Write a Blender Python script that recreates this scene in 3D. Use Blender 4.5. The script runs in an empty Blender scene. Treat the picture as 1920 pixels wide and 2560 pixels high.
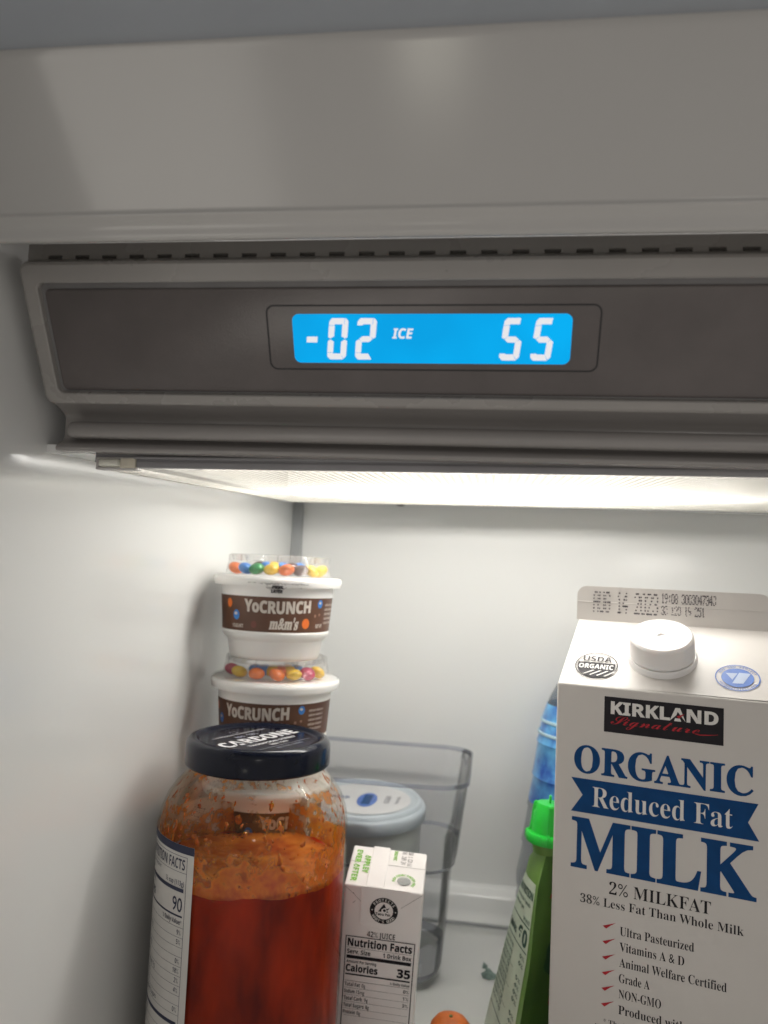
import bpy, bmesh, math, random
from math import sin, cos, pi, radians, sqrt, atan2
from mathutils import Vector, Matrix

random.seed(7)
SC = bpy.context.scene
COL = SC.collection
S = 0.001                      # everything below is written in millimetres

# ------------------------------------------------------------------ camera
YAW, PITCH, ROLL, FPX = radians(8.0), radians(4.5), radians(2.6), 1923.0
fw = Vector((-sin(YAW) * cos(PITCH), cos(YAW) * cos(PITCH), sin(PITCH)))
r0 = fw.cross(Vector((0, 0, 1))).normalized(); u0 = r0.cross(fw)
rt = r0 * cos(ROLL) + u0 * sin(ROLL); up = u0 * cos(ROLL) - r0 * sin(ROLL)
cd = bpy.data.cameras.new('camera'); cam = bpy.data.objects.new('camera', cd); COL.objects.link(cam)
cam.matrix_world = Matrix((rt, up, -fw)).transposed().to_4x4()
cd.sensor_fit = 'VERTICAL'; cd.sensor_height = 24.0; cd.lens = 24.0 * FPX / 2560.0
cd.clip_start = 0.01; cd.clip_end = 20
cd.dof.use_dof = True; cd.dof.focus_distance = 0.325; cd.dof.aperture_fstop = 7.5
SC.camera = cam

# ------------------------------------------------------------------ light of the kitchen behind the viewer
w = bpy.data.worlds.new('World'); SC.world = w; w.use_nodes = True
bg = w.node_tree.nodes['Background']; bg.inputs[0].default_value = (1.0, 0.945, 0.89, 1); bg.inputs[1].default_value = 0.445

def area(name, loc, target, sx, sy, energy, col):
    l = bpy.data.lights.new(name, 'AREA'); l.shape = 'RECTANGLE'; l.size = sx; l.size_y = sy
    l.energy = energy; l.color = col
    o = bpy.data.objects.new(name, l); COL.objects.link(o); o.location = loc
    o.rotation_euler = (Vector(target) - Vector(loc)).to_track_quat('-Z', 'Y').to_euler()
    return o
area('kitchen_window', (-1.32, -2.3, -1.12), (-.1, 0.2, 0.12), 0.95, 0.86, 3.4, (1.0, 0.95, 0.86))
area('kitchen_window_pane', (-0.24, -2.3, -0.82), (-.02, 0.2, 0.12), 0.20, 0.11, 0.40, (1.0, 0.96, 0.80))
area('kitchen_lamp', (0.75, -2.4, 0.16), (0, 0.2, 0.1), 0.26, 0.12, 1.8, (1.0, 0.95, 0.88))

SC.view_settings.view_transform = 'Standard'; SC.view_settings.look = 'None'
SC.view_settings.exposure = 0.0; SC.view_settings.gamma = 1.0
cy = SC.cycles
cy.use_denoising = True; cy.max_bounces = 14; cy.diffuse_bounces = 6; cy.glossy_bounces = 6
cy.transmission_bounces = 10; cy.transparent_max_bounces = 24
cy.sample_clamp_indirect = 6.0; cy.caustics_reflective = False; cy.caustics_refractive = False
cy.blur_glossy = 0.6

# ------------------------------------------------------------------ materials
MATS = {}
def mat(name, col, rough=0.5, metal=0.0, var=0.0, scale=60, bump=0.0, bscale=400, spec=0.5, sss=0.0, srad=(1, .5, .3),
        sscale=0.004, coat=0.0, emit=None, estr=0.0, rvar=0.0, col2=None):
    if name in MATS: return MATS[name]
    m = bpy.data.materials.new(name); m.use_nodes = True; nt = m.node_tree; p = nt.nodes['Principled BSDF']
    p.inputs['Base Color'].default_value = (*col, 1); p.inputs['Roughness'].default_value = rough
    p.inputs['Metallic'].default_value = metal; p.inputs['Specular IOR Level'].default_value = spec
    if sss:
        p.inputs['Subsurface Weight'].default_value = sss; p.inputs['Subsurface Radius'].default_value = srad
        p.inputs['Subsurface Scale'].default_value = sscale
    if coat: p.inputs['Coat Weight'].default_value = coat; p.inputs['Coat Roughness'].default_value = 0.05
    if emit: p.inputs['Emission Color'].default_value = (*emit, 1); p.inputs['Emission Strength'].default_value = estr
    tc = nt.nodes.new('ShaderNodeTexCoord')
    if var or col2:
        n = nt.nodes.new('ShaderNodeTexNoise'); n.inputs['Scale'].default_value = scale; n.inputs['Detail'].default_value = 5
        nt.links.new(tc.outputs['Object'], n.inputs['Vector'])
        r = nt.nodes.new('ShaderNodeValToRGB'); nt.links.new(n.outputs['Fac'], r.inputs[0])
        c2 = col2 if col2 else tuple(min(1, c * (1 + var)) for c in col)
        c1 = col if col2 else tuple(c * (1 - var) for c in col)
        r.color_ramp.elements[0].position = 0.3; r.color_ramp.elements[1].position = 0.7
        r.color_ramp.elements[0].color = (*c1, 1); r.color_ramp.elements[1].color = (*c2, 1)
        nt.links.new(r.outputs[0], p.inputs['Base Color'])
    if rvar:
        n = nt.nodes.new('ShaderNodeTexNoise'); n.inputs['Scale'].default_value = 25; n.inputs['Detail'].default_value = 6
        nt.links.new(tc.outputs['Object'], n.inputs['Vector'])
        mr = nt.nodes.new('ShaderNodeMapRange'); mr.inputs[1].default_value = .3; mr.inputs[2].default_value = .7
        mr.inputs[3].default_value = max(0.02, rough - rvar); mr.inputs[4].default_value = rough + rvar
        nt.links.new(n.outputs['Fac'], mr.inputs[0]); nt.links.new(mr.outputs[0], p.inputs['Roughness'])
    if bump:
        n = nt.nodes.new('ShaderNodeTexNoise'); n.inputs['Scale'].default_value = bscale; n.inputs['Detail'].default_value = 4
        nt.links.new(tc.outputs['Object'], n.inputs['Vector'])
        b = nt.nodes.new('ShaderNodeBump'); b.inputs['Strength'].default_value = bump; b.inputs['Distance'].default_value = 0.001
        nt.links.new(n.outputs['Fac'], b.inputs['Height']); nt.links.new(b.outputs[0], p.inputs['Normal'])
    MATS[name] = m
    return m

def glassy(name, tint=(1, 1, 1), refl=1.0, rough=0.03, haze=0.0, hazecol=(.8, .8, .8)):
    """thin clear wall: fresnel reflection over tinted see-through, with a little haze"""
    if name in MATS: return MATS[name]
    m = bpy.data.materials.new(name); m.use_nodes = True; nt = m.node_tree; nt.nodes.clear()
    out = nt.nodes.new('ShaderNodeOutputMaterial'); tr = nt.nodes.new('ShaderNodeBsdfTransparent'); tr.inputs[0].default_value = (*tint, 1)
    gl = nt.nodes.new('ShaderNodeBsdfGlossy'); gl.inputs['Roughness'].default_value = rough
    lw = nt.nodes.new('ShaderNodeFresnel'); lw.inputs['IOR'].default_value = 1.45
    ml = nt.nodes.new('ShaderNodeMath'); ml.operation = 'MULTIPLY'; ml.inputs[1].default_value = refl; ml.use_clamp = True
    nt.links.new(lw.outputs[0], ml.inputs[0])
    mx = nt.nodes.new('ShaderNodeMixShader'); nt.links.new(ml.outputs[0], mx.inputs[0])
    base = tr
    if haze:
        df = nt.nodes.new('ShaderNodeBsdfDiffuse'); df.inputs[0].default_value = (*hazecol, 1)
        tl = nt.nodes.new('ShaderNodeBsdfTranslucent'); tl.inputs[0].default_value = (*hazecol, 1)
        m0 = nt.nodes.new('ShaderNodeMixShader'); m0.inputs[0].default_value = .5
        nt.links.new(df.outputs[0], m0.inputs[1]); nt.links.new(tl.outputs[0], m0.inputs[2])
        m2 = nt.nodes.new('ShaderNodeMixShader'); m2.inputs[0].default_value = haze
        nt.links.new(tr.outputs[0], m2.inputs[1]); nt.links.new(m0.outputs[0], m2.inputs[2]); base = m2
    nt.links.new(base.outputs[0], mx.inputs[1]); nt.links.new(gl.outputs[0], mx.inputs[2])
    nt.links.new(mx.outputs[0], out.inputs[0]); MATS[name] = m
    return m

LINER = mat('liner plastic', (.75, .755, .745), .14, bump=.02, bscale=14, var=.01, scale=4)
TRIM = mat('grey white trim plastic', (.45, .44, .425), .13, bump=.02, bscale=30, rvar=.01, var=.02, scale=10)
FRAMEP = mat('panel frame plastic', (.30, .285, .27), .28, bump=.04, bscale=700, rvar=.05, var=.04, scale=30)
BODYP = mat('housing plastic', (.27, .255, .245), .22, bump=.03, bscale=300, rvar=.05, var=.04, scale=30)
PLATE = mat('charcoal face plate', (.115, .10, .097), .22, bump=.06, bscale=1500, var=.10, scale=40, rvar=.05)
GROOVE = mat('dark groove line', (.02, .018, .02), .5, var=.1)
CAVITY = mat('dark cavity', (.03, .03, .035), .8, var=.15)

# ------------------------------------------------------------------ object helpers
def link(o, parent=None):
    COL.objects.link(o)
    if parent: o.parent = parent
    return o
def obj(name, verts, faces, m, parent=None, smooth=False, auto=None, bevel=None):
    me = bpy.data.meshes.new(name)
    me.from_pydata([(x * S, y * S, z * S) for x, y, z in verts], [], faces); me.materials.append(m)
    bm = bmesh.new(); bm.from_mesh(me)
    if bevel:
        bmesh.ops.remove_doubles(bm, verts=bm.verts, dist=1e-7)
        es = [e for e in bm.edges if len(e.link_faces) == 2 and e.calc_face_angle(0) > radians(20)]
        bmesh.ops.bevel(bm, geom=es, offset=bevel * S, segments=3, affect='EDGES', profile=.5)
    bmesh.ops.recalc_face_normals(bm, faces=bm.faces)
    bm.to_mesh(me); bm.free()
    if smooth:
        for p in me.polygons: p.use_smooth = True
        if auto: me.set_sharp_from_angle(angle=radians(auto))
    return link(bpy.data.objects.new(name, me), parent)
def tag(o, label, cat, group=None):
    o['label'] = label; o['category'] = cat
    if group: o['group'] = group
    return o
def struct(o): o['kind'] = 'structure'; return o
def thing(name, label, cat, loc, rot=None, group=None):
    o = bpy.data.objects.new(name, None); COL.objects.link(o); o.empty_display_size = .01
    o.location = [c * S for c in loc]
    if rot: o.rotation_euler = rot
    return tag(o, label, cat, group)

def box(x0, x1, y0, y1, z0, z1):
    v = [(x, y, z) for z in (z0, z1) for y in (y0, y1) for x in (x0, x1)]
    return v, [(0, 2, 3, 1), (4, 5, 7, 6), (0, 1, 5, 4), (2, 6, 7, 3), (0, 4, 6, 2), (1, 3, 7, 5)]
def boxo(name, a, m, parent=None, bevel=None):
    return obj(name, *box(*a), m, parent, smooth=bool(bevel), auto=40, bevel=bevel)
def extrude_x(name, prof, x0, x1, m, parent=None, closed=True, auto=35, caps=True):
    """profile of (y,z) points swept along x"""
    n = len(prof); v = [(x0, y, z) for y, z in prof] + [(x1, y, z) for y, z in prof]
    f = [(i, (i + 1) % n, n + (i + 1) % n, n + i) for i in range(n if closed else n - 1)]
    if closed and caps: f += [tuple(range(n)), tuple(range(n, 2 * n))]
    return obj(name, v, f, m, parent, smooth=True, auto=auto)
def rnd(pts, r, seg=6):
    """round the corners of a 2D polyline; r is one radius or a list"""
    out = []; n = len(pts)
    for i, p in enumerate(pts):
        ri = r[i] if isinstance(r, (list, tuple)) else r
        if ri <= 0 or i in (0, n - 1) and isinstance(r, list) is False and False: out.append(p); continue
        a = Vector(pts[i - 1]) - Vector(p); b = Vector(pts[(i + 1) % n]) - Vector(p)
        d = min(ri, a.length * .48, b.length * .48); a = a.normalized() * d; b = b.normalized() * d
        for k in range(seg + 1):
            t = k / seg; q = Vector(p) + a * (1 - t) ** 2 + b * t ** 2
            out.append((q.x, q.y))
    return out
def rrect(x0, x1, y0, y1, r, seg=6):
    pts = []
    for cx, cyy, a0 in ((x1 - r, y1 - r, 0), (x0 + r, y1 - r, 90), (x0 + r, y0 + r, 180), (x1 - r, y0 + r, 270)):
        for k in range(seg + 1):
            a = radians(a0 + 90 * k / seg); pts.append((cx + r * cos(a), cyy + r * sin(a)))
    return pts
def loops(name, ls, m, parent=None, cap0=False, cap1=False, auto=35):
    n = len(ls[0]); v = [p for l in ls for p in l]; f = []
    for k in range(len(ls) - 1):
        for i in range(n): f.append((k * n + i, k * n + (i + 1) % n, (k + 1) * n + (i + 1) % n, (k + 1) * n + i))
    if cap0: f.append(tuple(range(n)))
    if cap1: f.append(tuple(range((len(ls) - 1) * n, len(ls) * n)))
    return obj(name, v, f, m, parent, smooth=True, auto=auto)
def lathe(name, prof, m, parent=None, seg=64, c=(0, 0), auto=40, caps=(False, False), ex=1.0, wob=None):
    ls = []
    for r, z in prof:
        ls.append([(c[0] + r * cos(2 * pi * i / seg), c[1] + ex * r * sin(2 * pi * i / seg), z) for i in range(seg)])
    return loops(name, ls, m, parent, caps[0], caps[1], auto)

# ------------------------------------------------------------------ lettering
STY = {'serif': (0x1D400, 0x1D41A, 0x1D7CE), 'sans': (0x1D5D4, 0x1D5EE, 0x1D7EC), 'script': (0x1D4D0, 0x1D4EA, None),
       'italic': (0x1D63C, 0x1D656, 0x1D7EC), 'light': (0x1D5A0, 0x1D5BA, 0x1D7E2)}
def style(s, st):
    if st == 'plain': return s
    A, a, d = STY[st]; o = ''
    for ch in s:
        if 'A' <= ch <= 'Z': o += chr(A + ord(ch) - 65)
        elif 'a' <= ch <= 'z': o += chr(a + ord(ch) - 97)
        elif ch.isdigit() and d: o += chr(d + ord(ch) - 48)
        else: o += ch
    return o
TC = {}
def text2d(s, st='sans', off=0.0, sp=1.0):
    key = (s, st, off, sp)
    if key in TC: return TC[key]
    c = bpy.data.curves.new('text', 'FONT'); c.body = style(s, st); c.size = 1; c.resolution_u = 3; c.offset = off
    c.space_character = sp; c.dimensions = '2D'; c.fill_mode = 'FRONT'
    o = bpy.data.objects.new('text', c)
    me = bpy.data.meshes.new_from_object(o)
    v = [(p.co.x, p.co.y) for p in me.vertices]; f = [tuple(p.vertices) for p in me.polygons]
    bpy.data.objects.remove(o); bpy.data.curves.remove(c); bpy.data.meshes.remove(me)
    TC[key] = (v, f)
    return v, f
CAPH = {}
def caph(st, off):
    if (st, off) not in CAPH:
        v, f = text2d('H', st, off); CAPH[(st, off)] = (min(p[1] for p in v), max(p[1] for p in v))
    return CAPH[(st, off)]
def lettering(s, x0, x1, base, cap, st='sans', off=0.0, shear=0.0, sp=1.0):
    """2D outline: x fitted to x0..x1 (x1 None: natural width, 'r' tuples allowed), cap height cap on baseline base"""
    v, f = text2d(s, st, off, sp); lo, hi = caph(st, off); k = cap / (hi - lo)
    a = min(p[0] for p in v); b = max(p[0] for p in v)
    if x1 is None: kx = k; x0_ = x0
    elif isinstance(x1, str): kx = k * float(x1); x0_ = x0
    else: kx = (x1 - x0) / (b - a); x0_ = x0
    return [((x0_ + (p[0] - a) * kx) + shear * (p[1] - lo) * k, base + (p[1] - lo) * k) for p in v], f
def join2d(items):
    V = []; Fc = []
    for v, f in items:
        n = len(V); V += v; Fc += [tuple(i + n for i in q) for q in f]
    return V, Fc
def rect2d(x0, x1, y0, y1, nx=1):
    v = []; f = []
    for i in range(nx + 1):
        x = x0 + (x1 - x0) * i / nx; v += [(x, y0), (x, y1)]
    for i in range(nx): f.append((2 * i, 2 * i + 2, 2 * i + 3, 2 * i + 1))
    return v, f
def poly2d(pts): return list(pts), [tuple(range(len(pts)))]
def ell2d(cx, cyy, rx, ry, n=40): return poly2d([(cx + rx * cos(2 * pi * i / n), cyy + ry * sin(2 * pi * i / n)) for i in range(n)])
def ring2d(cx, cyy, rx, ry, t, n=40):
    v = [];
    for i in range(n):
        a = 2 * pi * i / n; v += [(cx + rx * cos(a), cyy + ry * sin(a)), (cx + (rx - t) * cos(a), cyy + (ry - t) * sin(a))]
    return v, [(2 * i, 2 * ((i + 1) % n), 2 * ((i + 1) % n) + 1, 2 * i + 1) for i in range(n)]
def printed(name, item, fn, m, parent, h=0.12):
    """2D item carried onto a surface by fn(u, v, height)"""
    v, f = item
    me = bpy.data.meshes.new(name); me.from_pydata([tuple(c * S for c in fn(a, b, h)) for a, b in v], [], f); me.materials.append(m)
    return link(bpy.data.objects.new(name, me), parent)
def arc_text(s, cx, cyy, r, a0, a1, cap, st='sans', off=0.0, inside=False):
    """letters set round a circle from angle a0 to a1 (degrees)"""
    items = []; n = len(s)
    for i, ch in enumerate(s):
        if ch == ' ': continue
        a = radians(a0 + (a1 - a0) * (i + .5) / n); v, f = lettering(ch, 0, '0.9', 0, cap, st, off)
        wch = max(p[0] for p in v)
        q = []
        for x, y in v:
            x -= wch / 2; y -= cap / 2
            rot = a - pi / 2 if not inside else a + pi / 2
            q.append((cx + r * cos(a) + x * cos(rot) - y * sin(rot), cyy + r * sin(a) + x * sin(rot) + y * cos(rot)))
        items.append((q, f))
    return join2d(items)
DOT = {'A': '01110 10001 10001 11111 10001 10001 10001', 'U': '10001 10001 10001 10001 10001 10001 01110', 'G': '01110 10001 10000 10111 10001 10001 01110',
 '1': '00100 01100 00100 00100 00100 00100 01110', '4': '00010 00110 01010 10010 11111 00010 00010', '2': '01110 10001 00001 00010 00100 01000 11111',
 '0': '01110 10001 10001 10001 10001 10001 01110', '3': '01110 10001 00001 00110 00001 10001 01110', '9': '01110 10001 10001 01111 00001 00010 01100',
 '8': '01110 10001 10001 01110 10001 10001 01110', '7': '11111 00001 00010 00100 00100 01000 01000', ':': '00000 00100 00100 00000 00100 00100 00000',
 '/': '00001 00001 00010 00100 01000 10000 10000', 'B': '11110 10001 10001 11110 10001 10001 11110', 'E': '11111 10000 10000 11110 10000 10000 11111',
 'S': '01111 10000 10000 01110 00001 00001 11110', 'T': '11111 00100 00100 00100 00100 00100 00100', 'Y': '10001 10001 01010 00100 00100 00100 00100',
 'C': '01110 10001 10000 10000 10000 10001 01110', 'L': '10000 10000 10000 10000 10000 10000 11111', '6': '00110 01000 10000 11110 10001 10001 01110',
 '5': '11111 10000 11110 00001 00001 10001 01110', 'F': '11111 10000 10000 11110 10000 10000 10000', 'R': '11110 10001 10001 11110 10100 10010 10001',
 'J': '00111 00010 00010 00010 00010 10010 01100', 'N': '10001 11001 10101 10011 10001 10001 10001', '-': '00000 00000 00000 01110 00000 00000 00000', ' ': '00000 00000 00000 00000 00000 00000 00000'}
def dots(s, x0, x1, base, cap, d=.42, jit=.05, drop=.03):
    n = len(s); cw = (x1 - x0) / n; items = []
    for i, ch in enumerate(s):
        for r, row in enumerate(DOT[ch].split()):
            for c, b in enumerate(row):
                if b == '1' and random.random() > drop:
                    x = x0 + i * cw + cw * .8 * c / 4.5 + random.uniform(-jit, jit); y = base + cap * (6 - r) / 6 + random.uniform(-jit, jit)
                    items.append(ell2d(x, y, d * random.uniform(.8, 1.1) * .5, d * random.uniform(.8, 1.25) * .5, 7))
    return join2d(items)

# ================================================================== the refrigerator interior
WX, WR, BY, SH = -167.0, 300.0, 640.0, -265.0
def ceil_z(y): return 39.7 + (y - 272) * .052
# left wall with a soft fold where it meets the ceiling trim
struct(boxo('wall_left', (WX - 12, WX, 120, BY + 12, SH - 60, 190), LINER))
struct(boxo('wall_right', (WR, WR + 12, 120, BY + 12, SH - 60, 190), LINER))
struct(boxo('wall_back', (WX + .01, WR - .01, BY, BY + 12, SH - 60, 190), LINER))
CORN = mat('corner seal grey', (.33, .34, .345), .45, var=.08, scale=30)
cs = struct(extrude_x('corner_seal', [(BY - 7, -230), (BY - .2, -230), (BY - .2, ceil_z(BY) - .5), (BY - 7, ceil_z(BY) - .5)], WX + .3, WX + 8, CORN, auto=20))
# shelf slab, step and bright rear ledge
SHELF = mat('frosted shelf', (.55, .555, .54), .22, bump=.03, bscale=60, var=.03, scale=12)
sh = struct(boxo('shelf', (WX + .05, WR - .05, 190, 614, SH - 9, SH), SHELF, bevel=1.2))
led = rnd([(615, SH - 6), (616.5, SH - 1.5), (622, SH + 6), (625, SH + 18), (632, SH + 22), (639.9, SH + 23), (639.9, SH - 6)], 2.5)
struct(extrude_x('rear_ledge', led, WX + .05, WR - .05, LINER))
obj('glass_edge', *box(WX + 1, WR - 1, 613, 615.6, SH + .2, SH + 2.2), CORN, sh)
# ceiling round the lamp opening
LX0, LX1, LY0, LY1 = -150.0, 285.0, 273.0, 556.0
def ceil_slab(name, x0, x1, y0, y1, parent=None):
    v = [(x, y, ceil_z(y) + d) for d in (0, 3) for y in (y0, y1) for x in (x0, x1)]
    return obj(name, v, box(0, 1, 0, 1, 0, 1)[1], LINER, parent)
ce = struct(ceil_slab('ceiling', WX + .05, WR - .05, LY1, BY - .05))
ceil_slab('side_strip', WX + .05, LX0, 267, LY1 - .02, ce)
ceil_slab('side_strip', LX1, WR - .05, 267, LY1 - .02, ce)
# a dark blemish where the ceiling meets the back wall
BLEM = mat('dark blemish', (.09, .09, .085), .7, var=.3, scale=300)
bl = obj('blemish', [(-76 + 4.2 * cos(a) * (1 + .25 * sin(3 * a)), 637.5, ceil_z(637) - 1.0 + 1.5 * sin(a) * (1 - .6 * (sin(a) > 0))) for a in [2 * pi * i / 16 for i in range(16)]] +
         [(-76 + 4.2 * cos(a) * (1 + .25 * sin(3 * a)), 639.9, ceil_z(637) - 1.0 + 1.5 * sin(a) * (1 - .6 * (sin(a) > 0))) for a in [2 * pi * i / 16 for i in range(16)]],
         [tuple(range(16))] + [(i, (i + 1) % 16, 16 + (i + 1) % 16, 16 + i) for i in range(16)], BLEM, ce)

# ------------------------------------------------------------------ top fascia
ft = thing('top_fascia', 'glossy grey plastic top trim of the refrigerator above the vent slots', 'trim', (0, 0, 0))
fpro = rnd([(180.5, 142), (184.5, 138.5), (204, 101.6), (203.6, 100.4), (206.2, 98.2), (207.2, 94.0), (211, 95.2), (229, 113), (252, 114), (252, 170), (180.5, 170)],
           [0, 4, .8, .8, 2.5, 3.2, 2, 3, 0, 0, 0])
SOFF = mat('soffit with painted cool light', (.37, .40, .44), .2, bump=.05, bscale=900, var=.03, scale=30)  # cool room light on the soffit is put into its colour
extrude_x('soffit', rnd([(60, 139.6), (180.4, 137.0), (184.6, 138.4), (184.6, 150), (60, 152)], [0, 3, 1.5, 0, 0]), WX + .1, WR - .1, SOFF, ft, auto=50)
extrude_x('trim_body', fpro, WX + .1, WR - .1, TRIM, ft, auto=50)

# ------------------------------------------------------------------ control panel
A0 = Vector((0, 229.8, 97.7)); B0 = Vector((0, 253.3, 54.9)); PL = (B0 - A0).length
pe = (B0 - A0).normalized(); pn = Vector((0, pe.z, -pe.y))          # down along the panel / out of the panel
def PM(x, s, h):
    q = A0 + pe * s + pn * h; return (x, q.y, q.z)
PX0, PX1 = -160.0, 293.0
cp = thing('control_panel', 'grey refrigerator control panel with a blue lit temperature display', 'control panel', (0, 0, 0))
def lp(x0, x1, s0, s1, r, h): return [PM(x, s, h) for x, s in rrect(x0, x1, s0, s1, r)]
loops('panel_frame', [lp(PX0 + .3, PX1, .3, PL - .3, 3, -26), lp(PX0, PX1, 0, PL, 3.2, -2), lp(PX0 + .25, PX1, .25, PL - .25, 3.1, -.6), lp(PX0 + 1.1, PX1 - 1, 1.1, PL - 1.1, 2.6, 0),
      lp(-154.9, 286, 6.5, 45.2, 2.6, 0), lp(-154.5, 285.8, 6.9, 44.8, 2.4, -.35), lp(-154.3, 285.6, 7.1, 44.6, 2.3, -2.6)], FRAMEP, cp, auto=30)
# face plate stands in the recess, its rim slightly rolled
BEZ = mat('recess gasket grey', (.16, .155, .155), .3, var=.1)
loops('recess_gasket', [lp(-154.25, 285.5, 7.15, 44.55, 2.3, -2.2), lp(-153.0, 284.5, 9.2, 44.0, 1.8, -2.5)], BEZ, cp)
fp = loops('face_plate', [lp(-153.1, 284.6, 9.0, 44.1, 1.8, -3.2), lp(-152.9, 284.4, 9.2, 43.9, 1.8, -1.9), lp(-152.5, 284, 9.6, 43.5, 1.6, -1.6)], PLATE, cp, cap1=True)
# thin dark outline round the screen
def ringp(x0, x1, s0, s1, r, t, h):
    a = rrect(x0, x1, s0, s1, r); b = rrect(x0 + t, x1 - t, s0 + t, s1 - t, max(.3, r - t))
    n = len(a); v = [PM(*p, h) for p in a + b]
    return v, [(i, (i + 1) % n, n + (i + 1) % n, n + i) for i in range(n)]
obj('screen_outline', *ringp(-76, 31.9, 14.5, 36.0, 2.8, .55, -1.52), GROOVE, fp)
# the blue screen
SCR = bpy.data.materials.new('lit blue screen'); SCR.use_nodes = True
nt = SCR.node_tree; p = nt.nodes['Principled BSDF']; p.inputs['Base Color'].default_value = (.0, .03, .06, 1); p.inputs['Roughness'].default_value = .25; p.inputs['Specular IOR Level'].default_value = .1
tc = nt.nodes.new('ShaderNodeTexCoord'); nz = nt.nodes.new('ShaderNodeTexNoise'); nz.inputs['Scale'].default_value = 35; nz.inputs['Detail'].default_value = 1
nt.links.new(tc.outputs['Object'], nz.inputs['Vector'])
rp = nt.nodes.new('ShaderNodeValToRGB'); rp.color_ramp.elements[0].position = .35; rp.color_ramp.elements[1].position = .65
rp.color_ramp.elements[0].color = (0.0, .345, .76, 1); rp.color_ramp.elements[1].color = (0.0, .42, .88, 1)
nt.links.new(nz.outputs['Fac'], rp.inputs[0]); nt.links.new(rp.outputs[0], p.inputs['Emission Color']); p.inputs['Emission Strength'].default_value = 1.0
SEG = mat('lit white segment', (.3, .3, .3), .4, emit=(.70, .70, .74), estr=.95)
scr = loops('display_screen', [lp(-67.2, 23, 17.5, 33.5, 2.2, -1.75), lp(-67.2, 23, 17.5, 33.5, 2.2, -1.40)], SCR, cp, cap1=True)
scr['label'] = 'glowing blue display reading minus 02 ICE 55'
DW, DH, T = 6.4, 13.5, 1.95
SEGP = {'a': [(.9, 0), (DW - 1.3, 0), (DW - 1.3 - .1, T), (T + .1, T), (T - .2, 2.3), (.0, 2.3), (.1, 1.0)],
        'b': [(DW - 1.15, 0), (DW - .8, .1), (DW, 1), (DW, DH / 2 - .55), (DW - .8, DH / 2 - .15), (DW - T, DH / 2 - .9), (DW - T, 2.0), (DW - 1.25, T)],
        'c': [(DW - .8, DH / 2 + .15), (DW, DH / 2 + .7), (DW, DH - 1.1), (DW - .75, DH - .25), (DW - T, DH - T + .1), (DW - T, DH / 2 + .9)],
        'd': [(0, DH - 2.2), (T - .1, DH - 2.2), (T, DH - T), (DW - T - .1, DH - T), (DW - .9, DH - .15), (DW - 1.1, DH), (1.1, DH), (.1, DH - 1)],
        'e': [(.8, DH / 2 + .15), (T, DH / 2 + .9), (T, DH - 2.35), (0, DH - 2.35), (0, DH / 2 + .7)],
        'f': [(0, 2.45), (T, 2.45), (T, DH / 2 - .9), (.8, DH / 2 - .15), (0, DH / 2 - .6)],
        'g': [(.95, DH / 2), (T + .1, DH / 2 - T / 2 + .05), (DW - T - .1, DH / 2 - T / 2 + .05), (DW - .95, DH / 2), (DW - T - .1, DH / 2 + T / 2), (T + .1, DH / 2 + T / 2)]}
def seg(pts, x0, s0):
    q = [PM(x0 + x + (DH - y) * .118, s0 + y, -1.28) for x, y in pts]; q2 = [PM(x0 + x + (DH - y) * .118, s0 + y, -1.42) for x, y in pts]
    n = len(q); obj('segment', q + q2, [tuple(range(n))] + [(i, (i + 1) % n, n + (i + 1) % n, n + i) for i in range(n)], SEG, scr)
for x0, segs in ((-56.2, 'abcdef'), (-46.8, 'abged'), (.4, 'afgcd'), (10.3, 'afgcd')):
    for k in segs: seg(SEGP[k], x0, 18.8)
seg([(0, 6.0), (3.6, 6.0), (3.6, 7.9), (0, 7.9)], -63.4, 18.8)
printed('lettering', lettering('ICE', -34.1, -27.1, 0, 3.25, 'italic', .01), lambda u, v, h: PM(u, 25.35 - v, h), SEG, scr, h=-1.28)

# vent strip with real openings
vs = thing('vent_strip', 'narrow grey vent strip with a row of dark slots', 'vent', (0, 0, 0))
VY = 236.0; zb, z1, z2, zt = 96.0, 100.3, 102.4, 106.5
v = []; f = []
def vq(a, b, c, d):
    n = len(v); v.extend([a, b, c, d]); f.append((n, n + 1, n + 2, n + 3))
hx = [-152.5 + 9.76 * i for i in range(44)]; hw = 5.1
vq((-160, VY, zb), (293, VY, zb), (293, VY, z1), (-160, VY, z1)); vq((-160, VY, z2), (293, VY, z2), (293, VY, zt), (-160, VY, zt))
prev = -160
for x in hx:
    vq((prev, VY, z1), (x, VY, z1), (x, VY, z2), (prev, VY, z2)); prev = x + hw
    for (a, b) in (((x, z1), (x, z2)), ((x, z2), (x + hw, z2)), ((x + hw, z2), (x + hw, z1)), ((x + hw, z1), (x, z1))):
        vq((a[0], VY, a[1]), (b[0], VY, b[1]), (b[0], VY + 2.2, b[1]), (a[0], VY + 2.2, a[1]))
vq((prev, VY, z1), (293, VY, z1), (293, VY, z2), (prev, VY, z2))
vq((-160, VY, zb), (-160, VY, zt), (-160, VY + 10, zt), (-160, VY + 10, zb))
obj('slotted_strip', v, f, FRAMEP, vs)
obj('dark_backing', *box(-159, 290, VY + 5, VY + 6, zb, zt), CAVITY, vs)

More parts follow.
